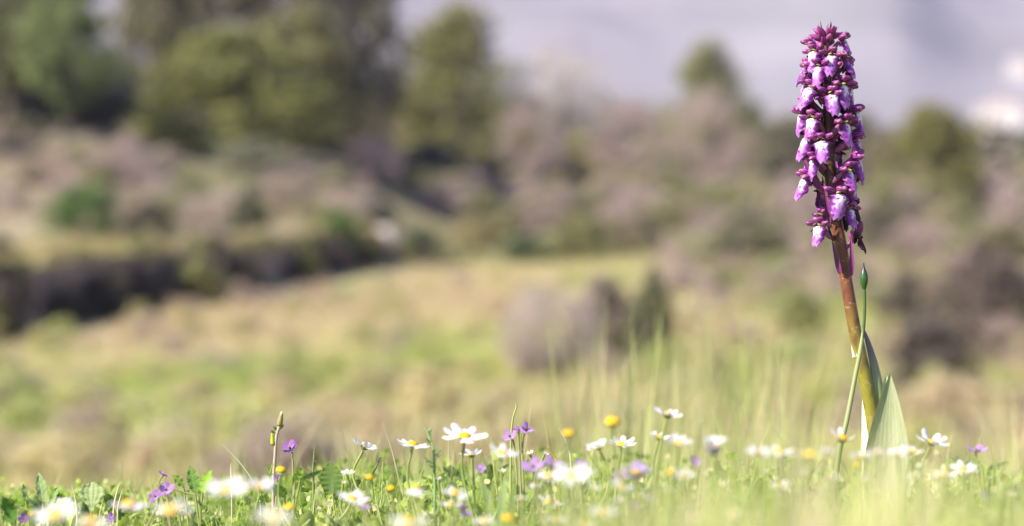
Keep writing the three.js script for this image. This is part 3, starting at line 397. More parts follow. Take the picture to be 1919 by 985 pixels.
function flower(py, az, s = 1, o = {}) {                          // py = height of its hood; az = the way it faces, degrees from the camera, left negative
  const k = fl++, f = rng(900 + k * 13), a = az * Math.PI / 180, c = stemAt(py), r = (o.r ?? 0.0135) * s, h = new THREE.Group(); h.name = 'flower';
  h.position.set(c.x + Math.sin(a) * r, c.y, c.z + Math.cos(a) * r); h.rotation.set(0, a + rr(-0.15, 0.15, f), rr(-0.12, 0.12, f), 'YXZ'); h.rotation.x = o.pitch ?? rr(-0.12, 0.15, f); h.scale.setScalar(s * 0.95); orchid.add(h);
  const add = (n, g, m, p = [0, 0, 0], e = [0, 0, 0], sc = 1) => put(mesh(n, g, m, h), M4(V(...p), e, sc));
  if (!o.noLip) add('lip', lips[k % 3], o.wilt ? DARKP : LIPM[o.lip ?? k % 4], [0, -0.001, 0.0015], [o.lipTilt ?? 0, rr(-0.12, 0.12, f), rr(-0.1, 0.1, f)], o.lipS ?? rr(0.92, 1.08, f));
  const sm = o.wilt ? DARKP : SEPM[(k + (o.sep ?? 0)) % 3];
  add('dorsal_sepal', dorsals[k % 2], sm, [0, 0.0012, -0.0005], [rr(0.55, 0.85, f), 0, rr(-0.1, 0.1, f)]);
  for (const sd of [-1, 1]) { add('lateral_sepal', laterals[(k + (sd > 0)) % 2], o.wilt ? DARKP : SEPM[(k + 1 + (sd > 0)) % 3], [sd * 0.0022, 0.0002, -0.0005], [rr(0.95, 1.3, f), sd * rr(0.45, 0.95, f), sd * rr(-0.2, 0.3, f)]); add('petal', inner, INNER, [sd * 0.001, 0.0005, 0.0005], [0, sd * 0.1, -sd * 0.5]); }
  add('column', columnG, COLUMN, [0, 0.0022, 0.0022]); add('spur', spurG, sm);
  const ov = tube([V(0, -0.011, -r / s + 0.003), V(0, -0.0085, -0.0085), V(0, -0.0035, -0.003), V(0, 0, 0)], [0.0016, 0.0024, 0.0023, 0.0016], 10, 8); mesh('ovary', ov, OVARY, h);
  add('bract', bractG, BRACT, [rr(-0.002, 0.002, f), -0.013, -r / s + 0.0035], [0, rr(-0.3, 0.3, f), 0], rr(0.75, 1.05, f));
  return h;
}
function bud(py, az, s, tilt, k, r = 0.004) { const a = az * Math.PI / 180, c = stemAt(py), b = put(mesh('bud', budG, BUDM[k % 3], orchid), M4(V(c.x + Math.sin(a) * r, c.y, c.z + Math.cos(a) * r), [tilt, a, 0], s)); put(mesh('bract', bractG, BRACT, b), M4(V(0, -0.002, -0.003), [-0.5, 0, 0], 0.55)); }
[[70, -40, 0.9, 0.5], [66, 30, 0.85, 0.35], [62, 160, 0.8, 0.3], [58, -100, 0.75, 0.35], [54, 60, 0.75, 0.2], [80, 10, 0.9, 0.7], [78, -75, 0.9, 0.8], [84, 150, 0.9, 0.9], [74, 100, 0.85, 0.7], [90, -150, 1, 0.9], [86, -20, 0.85, 0.75], [48, 0, 0.6, 0.05]].forEach(([y, a, s, t], k) => bud(y, a, s, t, k));
const FLO = [
  [86, -72, 0.82, { noLip: 1 }], [76, 66, 0.8, { lipS: 0.85 }], [99, -48, 0.85, { lip: 3 }], [106, 8, 0.88, { lip: 0 }], [114, 72, 0.85, { lip: 0 }], [124, 96, 0.92, {}], [127, -86, 0.9, {}], [128, -32, 0.95, { lip: 1 }],
  [157, -82, 0.98, {}], [168, -58, 0.95, { lip: 3 }], [161, 38, 0.95, { lip: 2 }], [164, 84, 0.95, {}], [179, 3, 0.98, { lip: 1 }], [212, -84, 1.05, { r: 0.0155 }], [224, -50, 1, { lip: 3 }], [209, 84, 1.08, { r: 0.0155 }], [233, 36, 1.05, { lip: 2 }],
  [258, 86, 1.04, { r: 0.0155 }], [259, -76, 1, { lip: 1 }], [266, -28, 1, { lip: 3 }], [298, 74, 1.08, { r: 0.0155 }], [334, -80, 1.0, { r: 0.0155, lip: 3 }], [322, 46, 1, { lip: 2, lipTilt: -0.25 }], [364, 14, 1.05, { lip: 1 }], [424, -52, 0.95, { lip: 3, r: 0.017 }],
  [300, -60, 0.92, { lip: 1 }], [346, 62, 0.9, {}], [392, 48, 0.85, { lip: 2 }], [405, -72, 0.72, { noLip: 1 }],
  [108, 150, 0.85, {}], [128, -140, 0.9, {}], [150, 170, 0.9, {}], [176, 130, 0.95, {}], [190, -120, 0.95, {}], [210, 170, 1, {}], [236, 125, 1, {}], [248, -150, 1, {}], [280, 160, 1, {}], [300, -125, 1, {}], [330, 135, 1, {}], [352, -165, 0.9, {}], [385, 78, 0.85, { wilt: 1 }], [396, 150, 0.9, { wilt: 1 }], [446, 74, 0.72, { wilt: 1, r: 0.016 }], [186, -18, 0.8, { noLip: 1, r: 0.01 }], [196, 40, 0.8, { noLip: 1, r: 0.01 }],
];
FLO.forEach((a) => flower(...a));
for (const [x, y, s, rz, k] of [[1606, 447, 1.15, -0.12, 1], [1597, 452, 0.8, 0.2, 0]]) put(mesh('bud', budG, BUDM[k], orchid), M4(loc(x, y, FOCUS - 0.006), [0, 0.4, rz], s));
for (const [x, y, rz, s, ry] of [[1594, 516, 0.03, 1.0, 0.2], [1574, 512, 0.25, 0.9, -0.3], [1556, 385, -0.55, 1.35, 0.3], [1536, 352, 0.6, 1.15, -0.2], [1552, 420, 0.15, 1.1, 0.1]]) put(mesh('bract', bractG, BRACT, orchid), M4(loc(x, y, FOCUS - 0.007), [-0.45, ry, rz], s));
// leaves: veined, folded along the keel
function leafPaint(g, a, b, vein = 34, tipc = null) { return paint(g, (p, uv) => { const x = uv[0] * 2 - 1, v = uv[1], l = 0.5 + 0.5 * Math.cos(x * vein); let c = mix3(lin(a), lin(b), clamp(0.35 + 0.4 * l * (0.6 + nz(v * 14, x * 9)) + 0.4 * nz(x * 3, v * 5, 2), 0, 1)); const s = nz(x * 40, v * 60, 7); if (s > 0.56) c = mix3(c, lin('#5c5a3a'), 0.6); return tipc ? mix3(c, lin(tipc), sstep(0.55, 0.95, v + 0.06 * nz(x * 6, v * 8))) : c; }); }
const LEAF = std(0xffffff, 0.42, { vertexColors: true });
const big = leafPaint(sheet({ L: 0.152, W: 0.041, pleat: 0.0016, pn: 11, nu: 88, nv: 50, prof: (v) => (v < 0.52 ? lerp(0.5, 1, sstep(0, 0.5, v)) : Math.pow(Math.max(0, 1 - ((v - 0.52) / 0.48) ** 1.7), 0.95)), cup: (v) => 0.6 + 0.5 * v, bend: (v) => 0.02 + 0.14 * v, wave: () => 0.0004, wf: 2 }), '#939c74', '#aeb592');
put(mesh('leaf', big, LEAF, orchid), M4(loc(1661, 1072, FOCUS - 0.02), [-0.02, -0.3, -0.03]));
const sheath = leafPaint(sheet({ L: 0.125, W: 0.036, nu: 26, nv: 40, prof: (v) => Math.pow(1 - v, 0.6), cup: (v) => 2.0 - 0.7 * v, bend: (v) => 0.03 + 0.5 * Math.pow(v, 2.2) }), '#93a062', '#aab57e', 24, '#7d6670');
put(mesh('leaf', sheath, LEAF, orchid), M4(loc(1668, 905, FOCUS + 0.001), [0, -Math.PI / 2 - 0.45, 0]));
const mid = leafPaint(sheet({ L: 0.095, W: 0.024, nu: 22, nv: 36, prof: (v) => Math.pow(1 - v, 0.55), cup: (v) => 1.1, bend: (v) => 0.05 * v }), '#9fb070', '#b9c592');
put(mesh('leaf', mid, LEAF, orchid), M4(loc(1650, 935, FOCUS - 0.009), [0, -0.2, -0.05]));
const pale = leafPaint(sheet({ L: 0.1, W: 0.015, nu: 14, nv: 30, prof: (v) => Math.pow(1 - v, 0.6), cup: (v) => 0.8, bend: (v) => -0.03 * v }), '#d8d6bc', '#e6e2d0');
put(mesh('leaf', pale, LEAF, orchid), M4(loc(1634, 965, FOCUS - 0.004), [0, -0.75, 0.09]));
const tipl = leafPaint(sheet({ L: 0.018, W: 0.0055, nu: 8, nv: 14, prof: (v) => Math.pow(1 - v, 0.6), cup: () => 0.8, bend: (v) => -0.1 * v }), '#d9d2c4', '#e9e2da');
put(mesh('leaf', tipl, LEAF, orchid), M4(loc(1603, 668, FOCUS - 0.003), [0, -0.8, 0.25]));

// the slim stalk with one closed bud in front of the orchid
{
  const d = FOCUS - 0.035, b = at(1552, 1070, d); b.y = ground(b.x, b.z); const o = thing('budding_stalk', 'slim green stalk with one pointed closed bud leaning against the orchid stem', 'wild garlic'); o.position.copy(b); const l = (x, y) => at(x, y, d).sub(b);
  mesh('leaf_sheath', tube([l(1552, 1070), l(1572, 850), l(1586, 790), l(1601, 712), l(1612, 655), l(1620, 592)], [0.002, 0.002, 0.0019, 0.0018, 0.0017, 0.0004], 40, 10), std('#9ca470', 0.5), o);
  mesh('stem', tube([l(1612, 655), l(1618, 615), l(1620, 570), l(1619, 538)], [0.0011, 0.0012, 0.0012, 0.0013], 20, 8), std('#4c6630', 0.5), o);
  const pts = [[0.0013, 0], [0.0022, 0.002], [0.0033, 0.006], [0.0036, 0.0095], [0.0029, 0.0135], [0.0017, 0.0165], [0.0008, 0.0195], [0.0003, 0.0225]].map(([x, y]) => new THREE.Vector2(x, y));
  const g = new THREE.LatheGeometry(new THREE.SplineCurve(pts).getPoints(28), 18); paint(g, (p) => { const a = Math.atan2(p.z, p.x); return mix3(mix3(lin('#3c6a2c'), lin('#2c4a26'), 0.5 + 0.5 * Math.cos(a * 9)), lin('#38283a'), sstep(0.011, 0.019, p.y)); });
  put(mesh('bud', g, std(0xffffff, 0.35, { vertexColors: true }), o), M4(l(1619, 542), [0, 0, 0.02], 0.9));
}

// ------------------------------------------------------------------ daisies
const petalGs = [0, 1, 2].map((k) => sheet({ L: 1, W: 0.5, nu: 6, nv: 9, prof: (v) => lerp(0.45, 1, sstep(0, 0.55, v)) * Math.pow(Math.max(0.0, 1 - Math.max(0, (v - 0.72) / 0.3) ** 2), 0.6), cup: () => 0.35 + 0.1 * k, bend: (v) => -0.25 * (k - 1) * v + 0.12 * Math.sin(v * 5), len: (u) => 1 - 0.05 * Math.exp(-((u / 0.3) ** 2)), wave: () => 0.02 }));
const WHITE = thin('#f6f4f6', 0.42), WPINK = thin('#efe2ec', 0.3), WVIOLET = thin('#b9a2d6', 0.3), WBLUE = thin('#8f90c4', 0.3);
const DISC = std('#f0b90e', 0.8), DISCP = std('#f3cf4a', 0.8), CUPM = std('#8fa03e', 0.7), STEMM = std('#92a057', 0.6), HERB = thin('#86a040', 0.35);
const discG = (() => { const g = new THREE.SphereGeometry(1, 26, 14, 0, 6.2832, 0, Math.PI / 2), p = g.attributes.position, v = V(); for (let i = 0; i < p.count; i++) { v.fromBufferAttribute(p, i); v.multiplyScalar(1 + 0.14 * nz(v.x * 9, v.y * 9, v.z * 9)); p.setXYZ(i, v.x, v.y * 0.62, v.z); } g.computeVertexNormals(); return g; })();
const cupG = new THREE.LatheGeometry([[0.05, -0.75], [0.3, -0.65], [0.72, -0.38], [1.02, 0.02], [0.95, 0.06]].map(([x, y]) => new THREE.Vector2(x, y)), 18);
const leafletG = (() => { const g = [], f = rng(66); for (let i = 1; i < 8; i++) for (const sd of [-1, 1]) { const b = sheet({ L: 0.3 * (1.1 - i / 12), W: 0.07, prof: (v) => Math.sin(Math.PI * Math.min(1, 0.15 + 0.84 * v)), nu: 2, nv: 4, cup: () => 0.4 }); b.applyMatrix4(M4(V(0, i / 8, 0.02 * i), [rr(-0.3, 0.3, f), 0, -sd * rr(0.6, 1.1, f)])); g.push(b); } g.push(sheet({ L: 1.05, W: 0.06, prof: (v) => 1 - 0.8 * v, nu: 2, nv: 8, cup: () => 0.5, bend: (v) => 0.2 * v })); return mergeGeometries(g); })();
function daisy(label, px, py, wPx, dd, dir = [0, 1, 0.05], { n = 13, raise = 0.1, disc = 0.3, mat = WHITE, under = null, keep = () => true, discMat = DISC, leaf = 1, name = 'daisy', cat = 'daisy', group = 'white daisies in the meadow', stemTo = null, cupMat = CUPM, cupS = 1 } = {}) {
  dir = dir[2] < 0.05 ? [dir[0], 1, dir[2] * 0.3 + 0.16] : [dir[0], 1, Math.max(dir[2], 0.22)]; if (raise >= 0 && raise < 0.5) raise += 0.14;
  const d = 1 / (1 / FOCUS + 1.3 * (1 / dd - 1 / FOCUS)), f = rng(px * 7 + py), head = at(px, py, d), R0 = wPx * (name === 'daisy' && wPx < 90 ? 1.12 : 0.86) / 2 / FPX * d, bx = stemTo ? (stemTo - CX) / FPX * d : head.x + rr(-0.02, 0.02, f), base = V(bx, 0, head.z + rr(-0.015, 0.015, f)); base.y = ground(base.x, base.z) - 0.004;
  const o = thing(name, label, cat, group); o.position.copy(base);
  const up = V(dir[0] + rr(-0.14, 0.14, f), dir[1], dir[2] + rr(-0.1, 0.12, f)).normalize(), h = head.clone().sub(base), q = turnTo(up, f() * 6), H = new THREE.Matrix4().compose(h, q, V(R0, R0, R0));
  const neck = h.clone().addScaledVector(up, -R0 * 0.3), low = V(neck.x * 0.25 + rr(-0.004, 0.004, f), neck.y * 0.5, neck.z * 0.3), pre = neck.clone().addScaledVector(up, -Math.min(0.02, neck.y * 0.3));
  mesh('stem', tube([V(0, 0, 0), low, pre, neck], [0.0011, 0.001, 0.0009, 0.001], 14, 6), STEMM, o);
  for (let i = 0; i < n; i++) {
    const a = (i + rr(-0.3, 0.3, f)) / n * 6.2832; if (!keep(a, i) || (n > 9 && f() < 0.1)) continue;
    const m = new THREE.Matrix4().makeRotationY(a).multiply(M4(V(0, 0, disc * 0.72), [Math.PI / 2 - raise - rr(-0.28, 0.24, f), 0, rr(-0.25, 0.25, f)], (1 - disc * 0.72) * rr(0.78, 1.08, f)));
    put(mesh('petal', petalGs[i % 3], under && f() < 0.6 ? under : mat, o), H.clone().multiply(m));
  }
  put(mesh('disc', discG, discMat, o), H.clone().multiply(M4(V(0, 0.01, 0), [0, 0, 0], disc)));
  put(mesh('calyx', cupG, cupMat, o), H.clone().multiply(M4(V(0, -0.015, 0), [0, 0, 0], [disc * 1.05 * cupS, disc * 1.05 * cupS * (cupS > 1 ? 1.3 : 1), disc * 1.05 * cupS])));
  if (leaf) for (let i = 0; i < 2; i++) put(mesh('leaf', leafletG, HERB, o), M4(low.clone().multiplyScalar(0.7 + 0.5 * i), [rr(0.4, 0.9, f), f() * 6.28, 0], rr(0.012, 0.022, f)));
  return o;
}
const DA = [
  ['large blurred daisy with orange disc in the bottom left corner', 105, 964, 108, 1.5, [-0.15, 1, 0.35], { disc: 0.34 }],
  ['blurred white daisy lying against the corner daisy, its disc hidden', 172, 978, 95, 1.46, [0.1, 1, -0.1], {}],
  ['small yellow-centred daisy among green leaves above the corner daisy', 116, 944, 44, 1.85, [0, 1, 0.1], { disc: 0.42 }],
  ['pinkish-white blurred daisy left of the large two-petalled yellow disc', 243, 944, 66, 1.66, [0, 1, -0.05], { mat: WPINK }],
  ['big blurred daisy with bright yellow disc between two broad white petals', 322, 956, 96, 1.5, [0.05, 1, 0.3], { disc: 0.33, keep: (a, i) => i % 4 !== 1 }],
  ['wide blurred daisy with small orange disc under the green leaf pair', 425, 917, 80, 1.56, [0.05, 1, 0.12], { disc: 0.26 }],
  ['blurred white daisy touching the wide one, on a thick dark stem', 487, 914, 62, 1.6, [0.35, 1, -0.05], { raise: 0.3, disc: 0.24, stemTo: 470 }],
  ['very blurred white daisy at the bottom edge below the yellow button', 515, 970, 78, 1.42, [0, 1, 0], {}],
  ['upright white daisy seen from the side, nearest the round toothed leaf', 683, 837, 48, 2.06, [0.32, 1, -0.1], { raise: 0.35, n: 15, stemTo: 697 }],
  ['small white daisy just below the upright side-on one', 651, 887, 27, 2.0, [0, 1, -0.1], { raise: 0.3 }],
  ['tiny white daisy bud right of the round toothed leaf', 643, 905, 13, 2.0, [0, 1, 0], { raise: 0.9, n: 8 }],
  ['flat thin daisy with yellow disc on a reddish stem', 774, 832, 58, 1.98, [0.06, 1, 0.05], { raise: 0.02, disc: 0.3, stemTo: 777 }],
  ['largest flat white daisy beside the feathery green stalk', 871, 817, 82, 1.93, [0.02, 1, 0.16], { raise: 0.14, disc: 0.24, stemTo: 890 }],
  ['smaller daisy directly under the largest flat one', 884, 852, 43, 2.0, [0, 1, -0.1], { raise: 0.35, stemTo: 888 }],
  ['tilted white daisy showing a yellow edge, above the purple speck', 661, 934, 58, 1.78, [0.3, 1, 0.2], { disc: 0.3 }],
  ['round white daisy hanging its petals, below the flat thin one', 780, 913, 40, 1.8, [0.05, 1, -0.25], { raise: -0.7, n: 10 }],
  ['faint thin daisy lying under the largest flat one', 853, 923, 52, 1.74, [0.1, 1, 0.12], { raise: 0 }],
  ['thin tilted daisy just above the leaning violet petal', 845, 945, 46, 1.8, [0.15, 1, 0.1], { raise: 0 }],
  ['tiny white bud low on the feathery green stalk', 822, 898, 14, 1.98, [0, 1, 0], { raise: 1, n: 7 }],
  ['blurred daisy at the bottom edge left of centre', 765, 978, 72, 1.5, [0, 1, 0], {}],
  ['white daisy at the bottom edge under the leaning violet petal', 908, 976, 44, 1.66, [0, 1, 0.1], {}],
  ['soft thin daisy left of the pair of small white buds', 941, 849, 56, 1.78, [0.2, 1, -0.05], { raise: 0.1 }],
  ['left small white bud of the pair under the arching stalk', 993, 850, 17, 2.06, [-0.3, 1, 0.1], { raise: 0.8, n: 8 }],
  ['right small white bud of the pair under the arching stalk', 1021, 850, 15, 2.06, [0.4, 1, 0], { raise: 0.8, n: 8 }],
  ['big open daisy facing up with orange disc in the middle of the meadow', 1072, 891, 98, 1.62, [-0.05, 1, 0.32], { disc: 0.22 }],
  ['daisy half hidden left of the big open one', 1028, 892, 50, 1.74, [0.1, 1, 0], {}],
  ['small white flower head low between grass, left of the big open daisy', 940, 883, 17, 1.98, [0, 1, 0.3], { raise: 0.6, n: 8 }],
  ['compact white daisy seen from behind, petals folded upward', 1122, 838, 46, 1.9, [-0.25, 1, -0.35], { raise: 0.45, n: 16 }],
  ['daisy with clear yellow disc touching the compact folded one', 1165, 833, 50, 1.98, [0.05, 1, 0.22], { raise: 0.35, disc: 0.3 }],
  ['highest white daisy of the meadow, seen from the side', 1251, 777, 56, 1.88, [0.2, 1, -0.12], { raise: 0.3, n: 15, disc: 0.3 }],
  ['white daisy just below the highest one', 1235, 819, 42, 1.92, [0.18, 1, -0.12], { raise: 0.5, disc: 0.33 }],
  ['softer greenish-white daisy right below the highest one', 1272, 830, 50, 1.74, [0, 1, -0.1], { raise: 0.45, disc: 0.3 }],
  ['daisy with blue-violet underside right of the highest ones', 1337, 838, 56, 1.68, [0, 1, 0.1], { raise: 0.95, n: 18, cupMat: std('#7d7fb8', 0.8), cupS: 1.6 }],
  ['violet-backed white daisy tilted to the viewer below the folded one', 1192, 886, 62, 1.72, [0, 1, 0.1], { raise: 0.6, under: WVIOLET, n: 18, cupMat: std('#b494d0', 0.8), cupS: 1.5 }],
  ['thin tilted daisy beneath the violet-backed one', 1165, 912, 46, 1.7, [0.3, 1, 0.1], { raise: 0.05 }],
  ['daisy with yellow side spot beneath the softer greenish-white one', 1280, 892, 44, 1.64, [0.1, 1, 0.1], { raise: 0.3 }],
  ['cluster daisy low in the grass with three loose petals', 1031, 940, 50, 1.86, [0.2, 1, 0.2], { n: 8 }],
  ['white daisy near the bottom edge below the big open one', 1130, 960, 52, 1.56, [0, 1, 0.1], {}],
  ['small white daisy at the bottom edge under the cluster daisy', 1045, 974, 42, 1.7, [0.2, 1, 0.1], {}],
  ['blurred white daisy at the bottom edge right of the cluster daisy', 1098, 982, 44, 1.55, [0, 1, 0], {}],
  ['very faint white daisy at the bottom edge under the highest one', 1300, 970, 38, 1.5, [0, 1, 0], {}],
  ['rounded blurred daisy left of the long thin one', 1420, 850, 48, 1.66, [0, 1, -0.1], { raise: 0.3 }],
  ['long thin blurred daisy between the violet-blue one and the bud stalk', 1460, 845, 50, 1.7, [0.05, 1, 0], { raise: 0 }],
  ['tiny white speck daisy below the long thin one', 1432, 883, 14, 1.75, [0, 1, 0.2], { raise: 0.7, n: 8 }],
  ['daisy with only two upright petals at the foot of the bud stalk', 1577, 821, 60, 1.86, [0, 1, 0.1], { raise: 0.8, n: 8, disc: 0.34, keep: (a, i) => i === 1 || i === 2 || i === 6 || i === 5 }],
  ['pale yellowish blurred daisy left of the two-petalled one', 1518, 852, 52, 1.55, [0, 1, 0.2], { mat: thin('#efe6c0', 0.3), disc: 0.4, discMat: DISCP }],
  ['small blurred white daisy under the two-petalled one', 1548, 846, 30, 1.65, [0, 1, -0.2], { raise: 0.4 }],
  ['white daisy left of the broad orchid leaf, with an orange bud below', 1617, 856, 52, 1.72, [-0.1, 1, -0.1], { raise: 0.25, disc: 0.3 }],
  ['pinkish daisy in front of the broad orchid leaf', 1642, 849, 34, 1.68, [0.1, 1, -0.1], { mat: WPINK, raise: 0.5 }],
  ['small daisy just right of the broad orchid leaf', 1682, 850, 42, 1.76, [0, 1, -0.1], { raise: 0.3, disc: 0.3 }],
  ['daisy between the small one and the wide-open one right of the orchid', 1708, 846, 44, 1.8, [0.1, 1, 0], { raise: 0.3, disc: 0.3 }],
  ['wide-open white daisy with separate petals right of the orchid', 1745, 829, 64, 1.94, [0.2, 1, 0.25], { raise: 0.35, n: 11, disc: 0.24 }],
  ['soft white daisy left of the yellow-disc daisy near the right edge', 1768, 889, 46, 1.7, [0, 1, 0], { raise: 0.1 }],
  ['tilted daisy with yellow disc near the right edge', 1805, 879, 56, 1.86, [-0.25, 1, 0.35], { raise: 0.15, disc: 0.24 }],
  ['tiny white flower low right of the broad orchid leaf', 1640, 922, 17, 1.75, [0, 1, 0.2], { raise: 0.7, n: 8 }],
  ['small faint daisy among the grass near the right edge', 1896, 926, 22, 1.75, [0, 1, 0.1], { raise: 0.5, n: 9 }],
  ['faint small daisy below the tiny speck daisy', 1463, 910, 36, 1.74, [0, 1, 0.1], { raise: 0.1 }],
  ['tiny faint daisy at the bottom between the orchid and the right edge', 1796, 956, 16, 1.8, [0, 1, 0.1], { raise: 0.6, n: 8 }],
];
for (const a of DA) daisy(...a);
for (const [l, x, y, w, d] of [['small white flower head sunk in the grass under the pair of small white buds', 1002, 912, 26, 1.8], ['small white flower head left of the cluster daisy', 976, 934, 24, 1.75], ['soft small flower head between the big open daisy and the thin tilted one', 1112, 916, 30, 1.7], ['small pale flower head under the thin tilted daisy', 1160, 940, 26, 1.66], ['pale flower head low under the violet-backed daisy', 1212, 934, 30, 1.62], ['small flower head just under the yellow spot flower', 1246, 916, 26, 1.6], ['small white flower head under the violet-blue daisy', 1352, 906, 24, 1.72], ['blurred white flower head at the bottom edge under the violet-blue daisy', 1378, 962, 34, 1.52], ['small pale flower head below the pale yellowish daisy', 1508, 886, 26, 1.6], ['small pale flower head under the two-petalled daisy', 1566, 896, 24, 1.62], ['soft white flower head low before the orchid leaf, rightmost of its cluster', 1712, 890, 26, 1.7], ['tiny white flower head hanging under the daisies right of the orchid leaf', 1722, 872, 16, 1.78]]) daisy(l, x, y, w, d, [rr(-0.3, 0.3), 1, rr(0, 0.3)], { n: 9, raise: rr(0, 0.7), leaf: 0 });
// spent or unopened heads: yellow buttons
for (const [label, px, py, w, d, opt] of [
  ['tall yellow button flower above a white petal, left of the highest daisy', 1148, 790, 34, 1.72, { n: 9, raise: -1.1, keep: (a, i) => i > 6, disc: 0.95 }],
  ['yellow button flower with browned side, left of the tall one', 1066, 812, 26, 1.72, { n: 0, disc: 0.95 }],
  ['orange button bud between daisies left of centre', 693, 894, 20, 1.82, { n: 6, raise: 1.2, mat: WPINK, disc: 0.9 }],
  ['small yellow button on a short stalk under the flat thin daisy', 733, 915, 20, 1.85, { n: 0, disc: 0.95 }],
  ['bright yellow button near the bottom left, on a pale cup', 543, 950, 24, 1.8, { n: 0, disc: 0.95 }],
  ['yellow-topped pale flower beside the violet storksbill on the left', 527, 880, 32, 1.95, { n: 9, raise: -0.9, mat: thin('#efe9b8', 0.3), disc: 0.7 }],
  ['small orange bud left of the broad orchid leaf', 1604, 871, 16, 1.72, { n: 0, disc: 0.95 }],
  ['yellow spot flower left of the daisy under the greenish-white one', 1257, 884, 20, 1.64, { n: 0, disc: 0.9 }],
  ['yellow streak flower at the bottom edge in the middle', 952, 972, 34, 1.62, { n: 0, disc: 0.9 }],
  ['lime-yellow small flower in the leaves at the bottom left', 60, 962, 20, 1.8, { n: 5, raise: 0.5, mat: thin('#c8cc3a', 0.4), disc: 0.5 }],
]) daisy(label, px, py, w, d, [0.05, 1, 0.15], { leaf: 0, name: 'button_flower', cat: 'flower', group: 'yellow button flowers in the meadow', ...opt });
// violet storksbills: five rounded petals, hairy calyx
const ePetal = [0, 1].map((k) => sheet({ L: 1, W: 0.72, nu: 8, nv: 10, prof: (v) => lerp(0.22, 1, sstep(0, 0.62, v)) * Math.pow(Math.max(0, 1 - Math.max(0, (v - 0.62) / 0.4) ** 2), 0.6), cup: () => 0.4, bend: (v) => -0.3 * v + 0.2 * k, wave: () => 0.04 }));
const VIOLET = [thin('#a765c8', 0.35), thin('#b884d4', 0.35), thin('#7d3aa0', 0.35)], CALYX = std('#7f8a4c', 0.7);
const sepalG = sheet({ L: 0.6, W: 0.26, nu: 4, nv: 6, prof: (v) => Math.sin(Math.PI * Math.min(1, 0.2 + 0.79 * v)), cup: () => 0.5 });
function storksbill(label, px, py, wPx, d, dir, tone = 0, stemTo = null) {
  const f = rng(px * 3 + py), head = at(px, py, d), R0 = wPx / 2 / FPX * d, base = V(stemTo ? (stemTo - CX) / FPX * d : head.x + rr(-0.02, 0.02, f), 0, head.z + 0.01); base.y = ground(base.x, base.z) - 0.004;
  const o = thing('storksbill', label, 'storksbill', 'violet storksbill flowers in the meadow'); o.position.copy(base);
  const up = V(...dir).normalize(), h = head.clone().sub(base), H = new THREE.Matrix4().compose(h, turnTo(up, f() * 6), V(R0, R0, R0));
  mesh('stem', tube([V(0, 0, 0), V(h.x * 0.3, h.y * 0.55, h.z * 0.3), h.clone().addScaledVector(up, -0.006), h], [0.0009, 0.0008, 0.0007, 0.0009], 12, 6), std('#8c8a58', 0.7), o);
  for (let i = 0; i < 5; i++) { const a = i / 5 * 6.2832 + rr(-0.1, 0.1, f); put(mesh('petal', ePetal[i % 2], VIOLET[tone], o), H.clone().multiply(new THREE.Matrix4().makeRotationY(a)).multiply(M4(V(0, 0, 0.05), [rr(1.0, 1.35, f), 0, 0], rr(0.85, 1.05, f)))); put(mesh('sepal', sepalG, CALYX, o), H.clone().multiply(new THREE.Matrix4().makeRotationY(a + 0.63)).multiply(M4(V(0, -0.05, 0.03), [1.1, 0, 0]))); }
  put(mesh('stamens', discG, std('#6a3350', 0.7), o), H.clone().multiply(M4(V(0, 0.05, 0), [0, 0, 0], [0.12, 0.4, 0.12])));
  return o;
}
[['clear violet storksbill standing above the leaves beside the bud stalk', 544, 840, 34, 2.08, [-0.2, 0.7, 0.7], 0, 556], ['violet storksbill in the upper left of the leaf pair, blurred white petal behind', 306, 890, 24, 2.0, [0.4, 0.8, -0.1], 1, 330], ['violet storksbill flower above the big yellow-disc daisy', 312, 918, 34, 1.98, [0, 0.6, 0.8], 1], ['lower flower of the violet pair above the big yellow-disc daisy', 292, 930, 30, 1.96, [-0.3, 0.5, 0.8], 0],
  ['small deep violet storksbill in shade at the bottom left', 207, 972, 24, 1.96, [0, 0.5, 0.9], 2], ['tiny violet bloom under the yellow-topped pale flower', 520, 896, 16, 1.98, [0, 0.6, 0.7], 2], ['violet bloom at the bottom left corner edge', 45, 972, 24, 1.85, [0, 0.5, 0.8], 2], ['faint violet bloom under the tilted daisy', 682, 953, 24, 1.78, [0, 0.8, 0.5], 1],
  ['leaning violet petal flower at the bottom left of centre', 864, 956, 38, 1.8, [0.7, 0.6, 0.5], 1], ['left bloom of the violet cluster at the foot of the curled blade', 956, 818, 34, 2.0, [-0.4, 0.7, 0.6], 1, 978], ['right bloom of the violet cluster at the foot of the curled blade', 986, 806, 36, 2.0, [0.4, 0.9, 0.4], 1, 980], ['upper bloom of the violet cluster at the foot of the curled blade', 972, 806, 26, 2.02, [0, 0.9, 0.4], 0, 979],
  ['soft violet bloom left of the big open daisy', 999, 876, 48, 1.78, [-0.1, 0.8, 0.5], 1], ['soft violet bloom touching the big open daisy', 1034, 872, 44, 1.78, [0.1, 0.9, 0.4], 1], ['violet bloom left of the violet-backed daisy', 1163, 893, 34, 1.74, [0, 0.8, 0.5], 1],
  ['violet storksbill on leafy sprig near the right edge', 1829, 846, 44, 1.9, [0, 1, 0.3], 1, 1850], ['lower violet storksbill near the right edge', 1848, 932, 36, 1.84, [0.2, 0.8, 0.5], 1], ['violet storksbill cut by the right edge', 1914, 945, 34, 1.8, [0, 0.7, 0.6], 0], ['faint violet speck below the orange bud by the orchid leaf', 1617, 897, 22, 1.68, [0, 0.8, 0.5], 1]].forEach((a) => storksbill(...a));

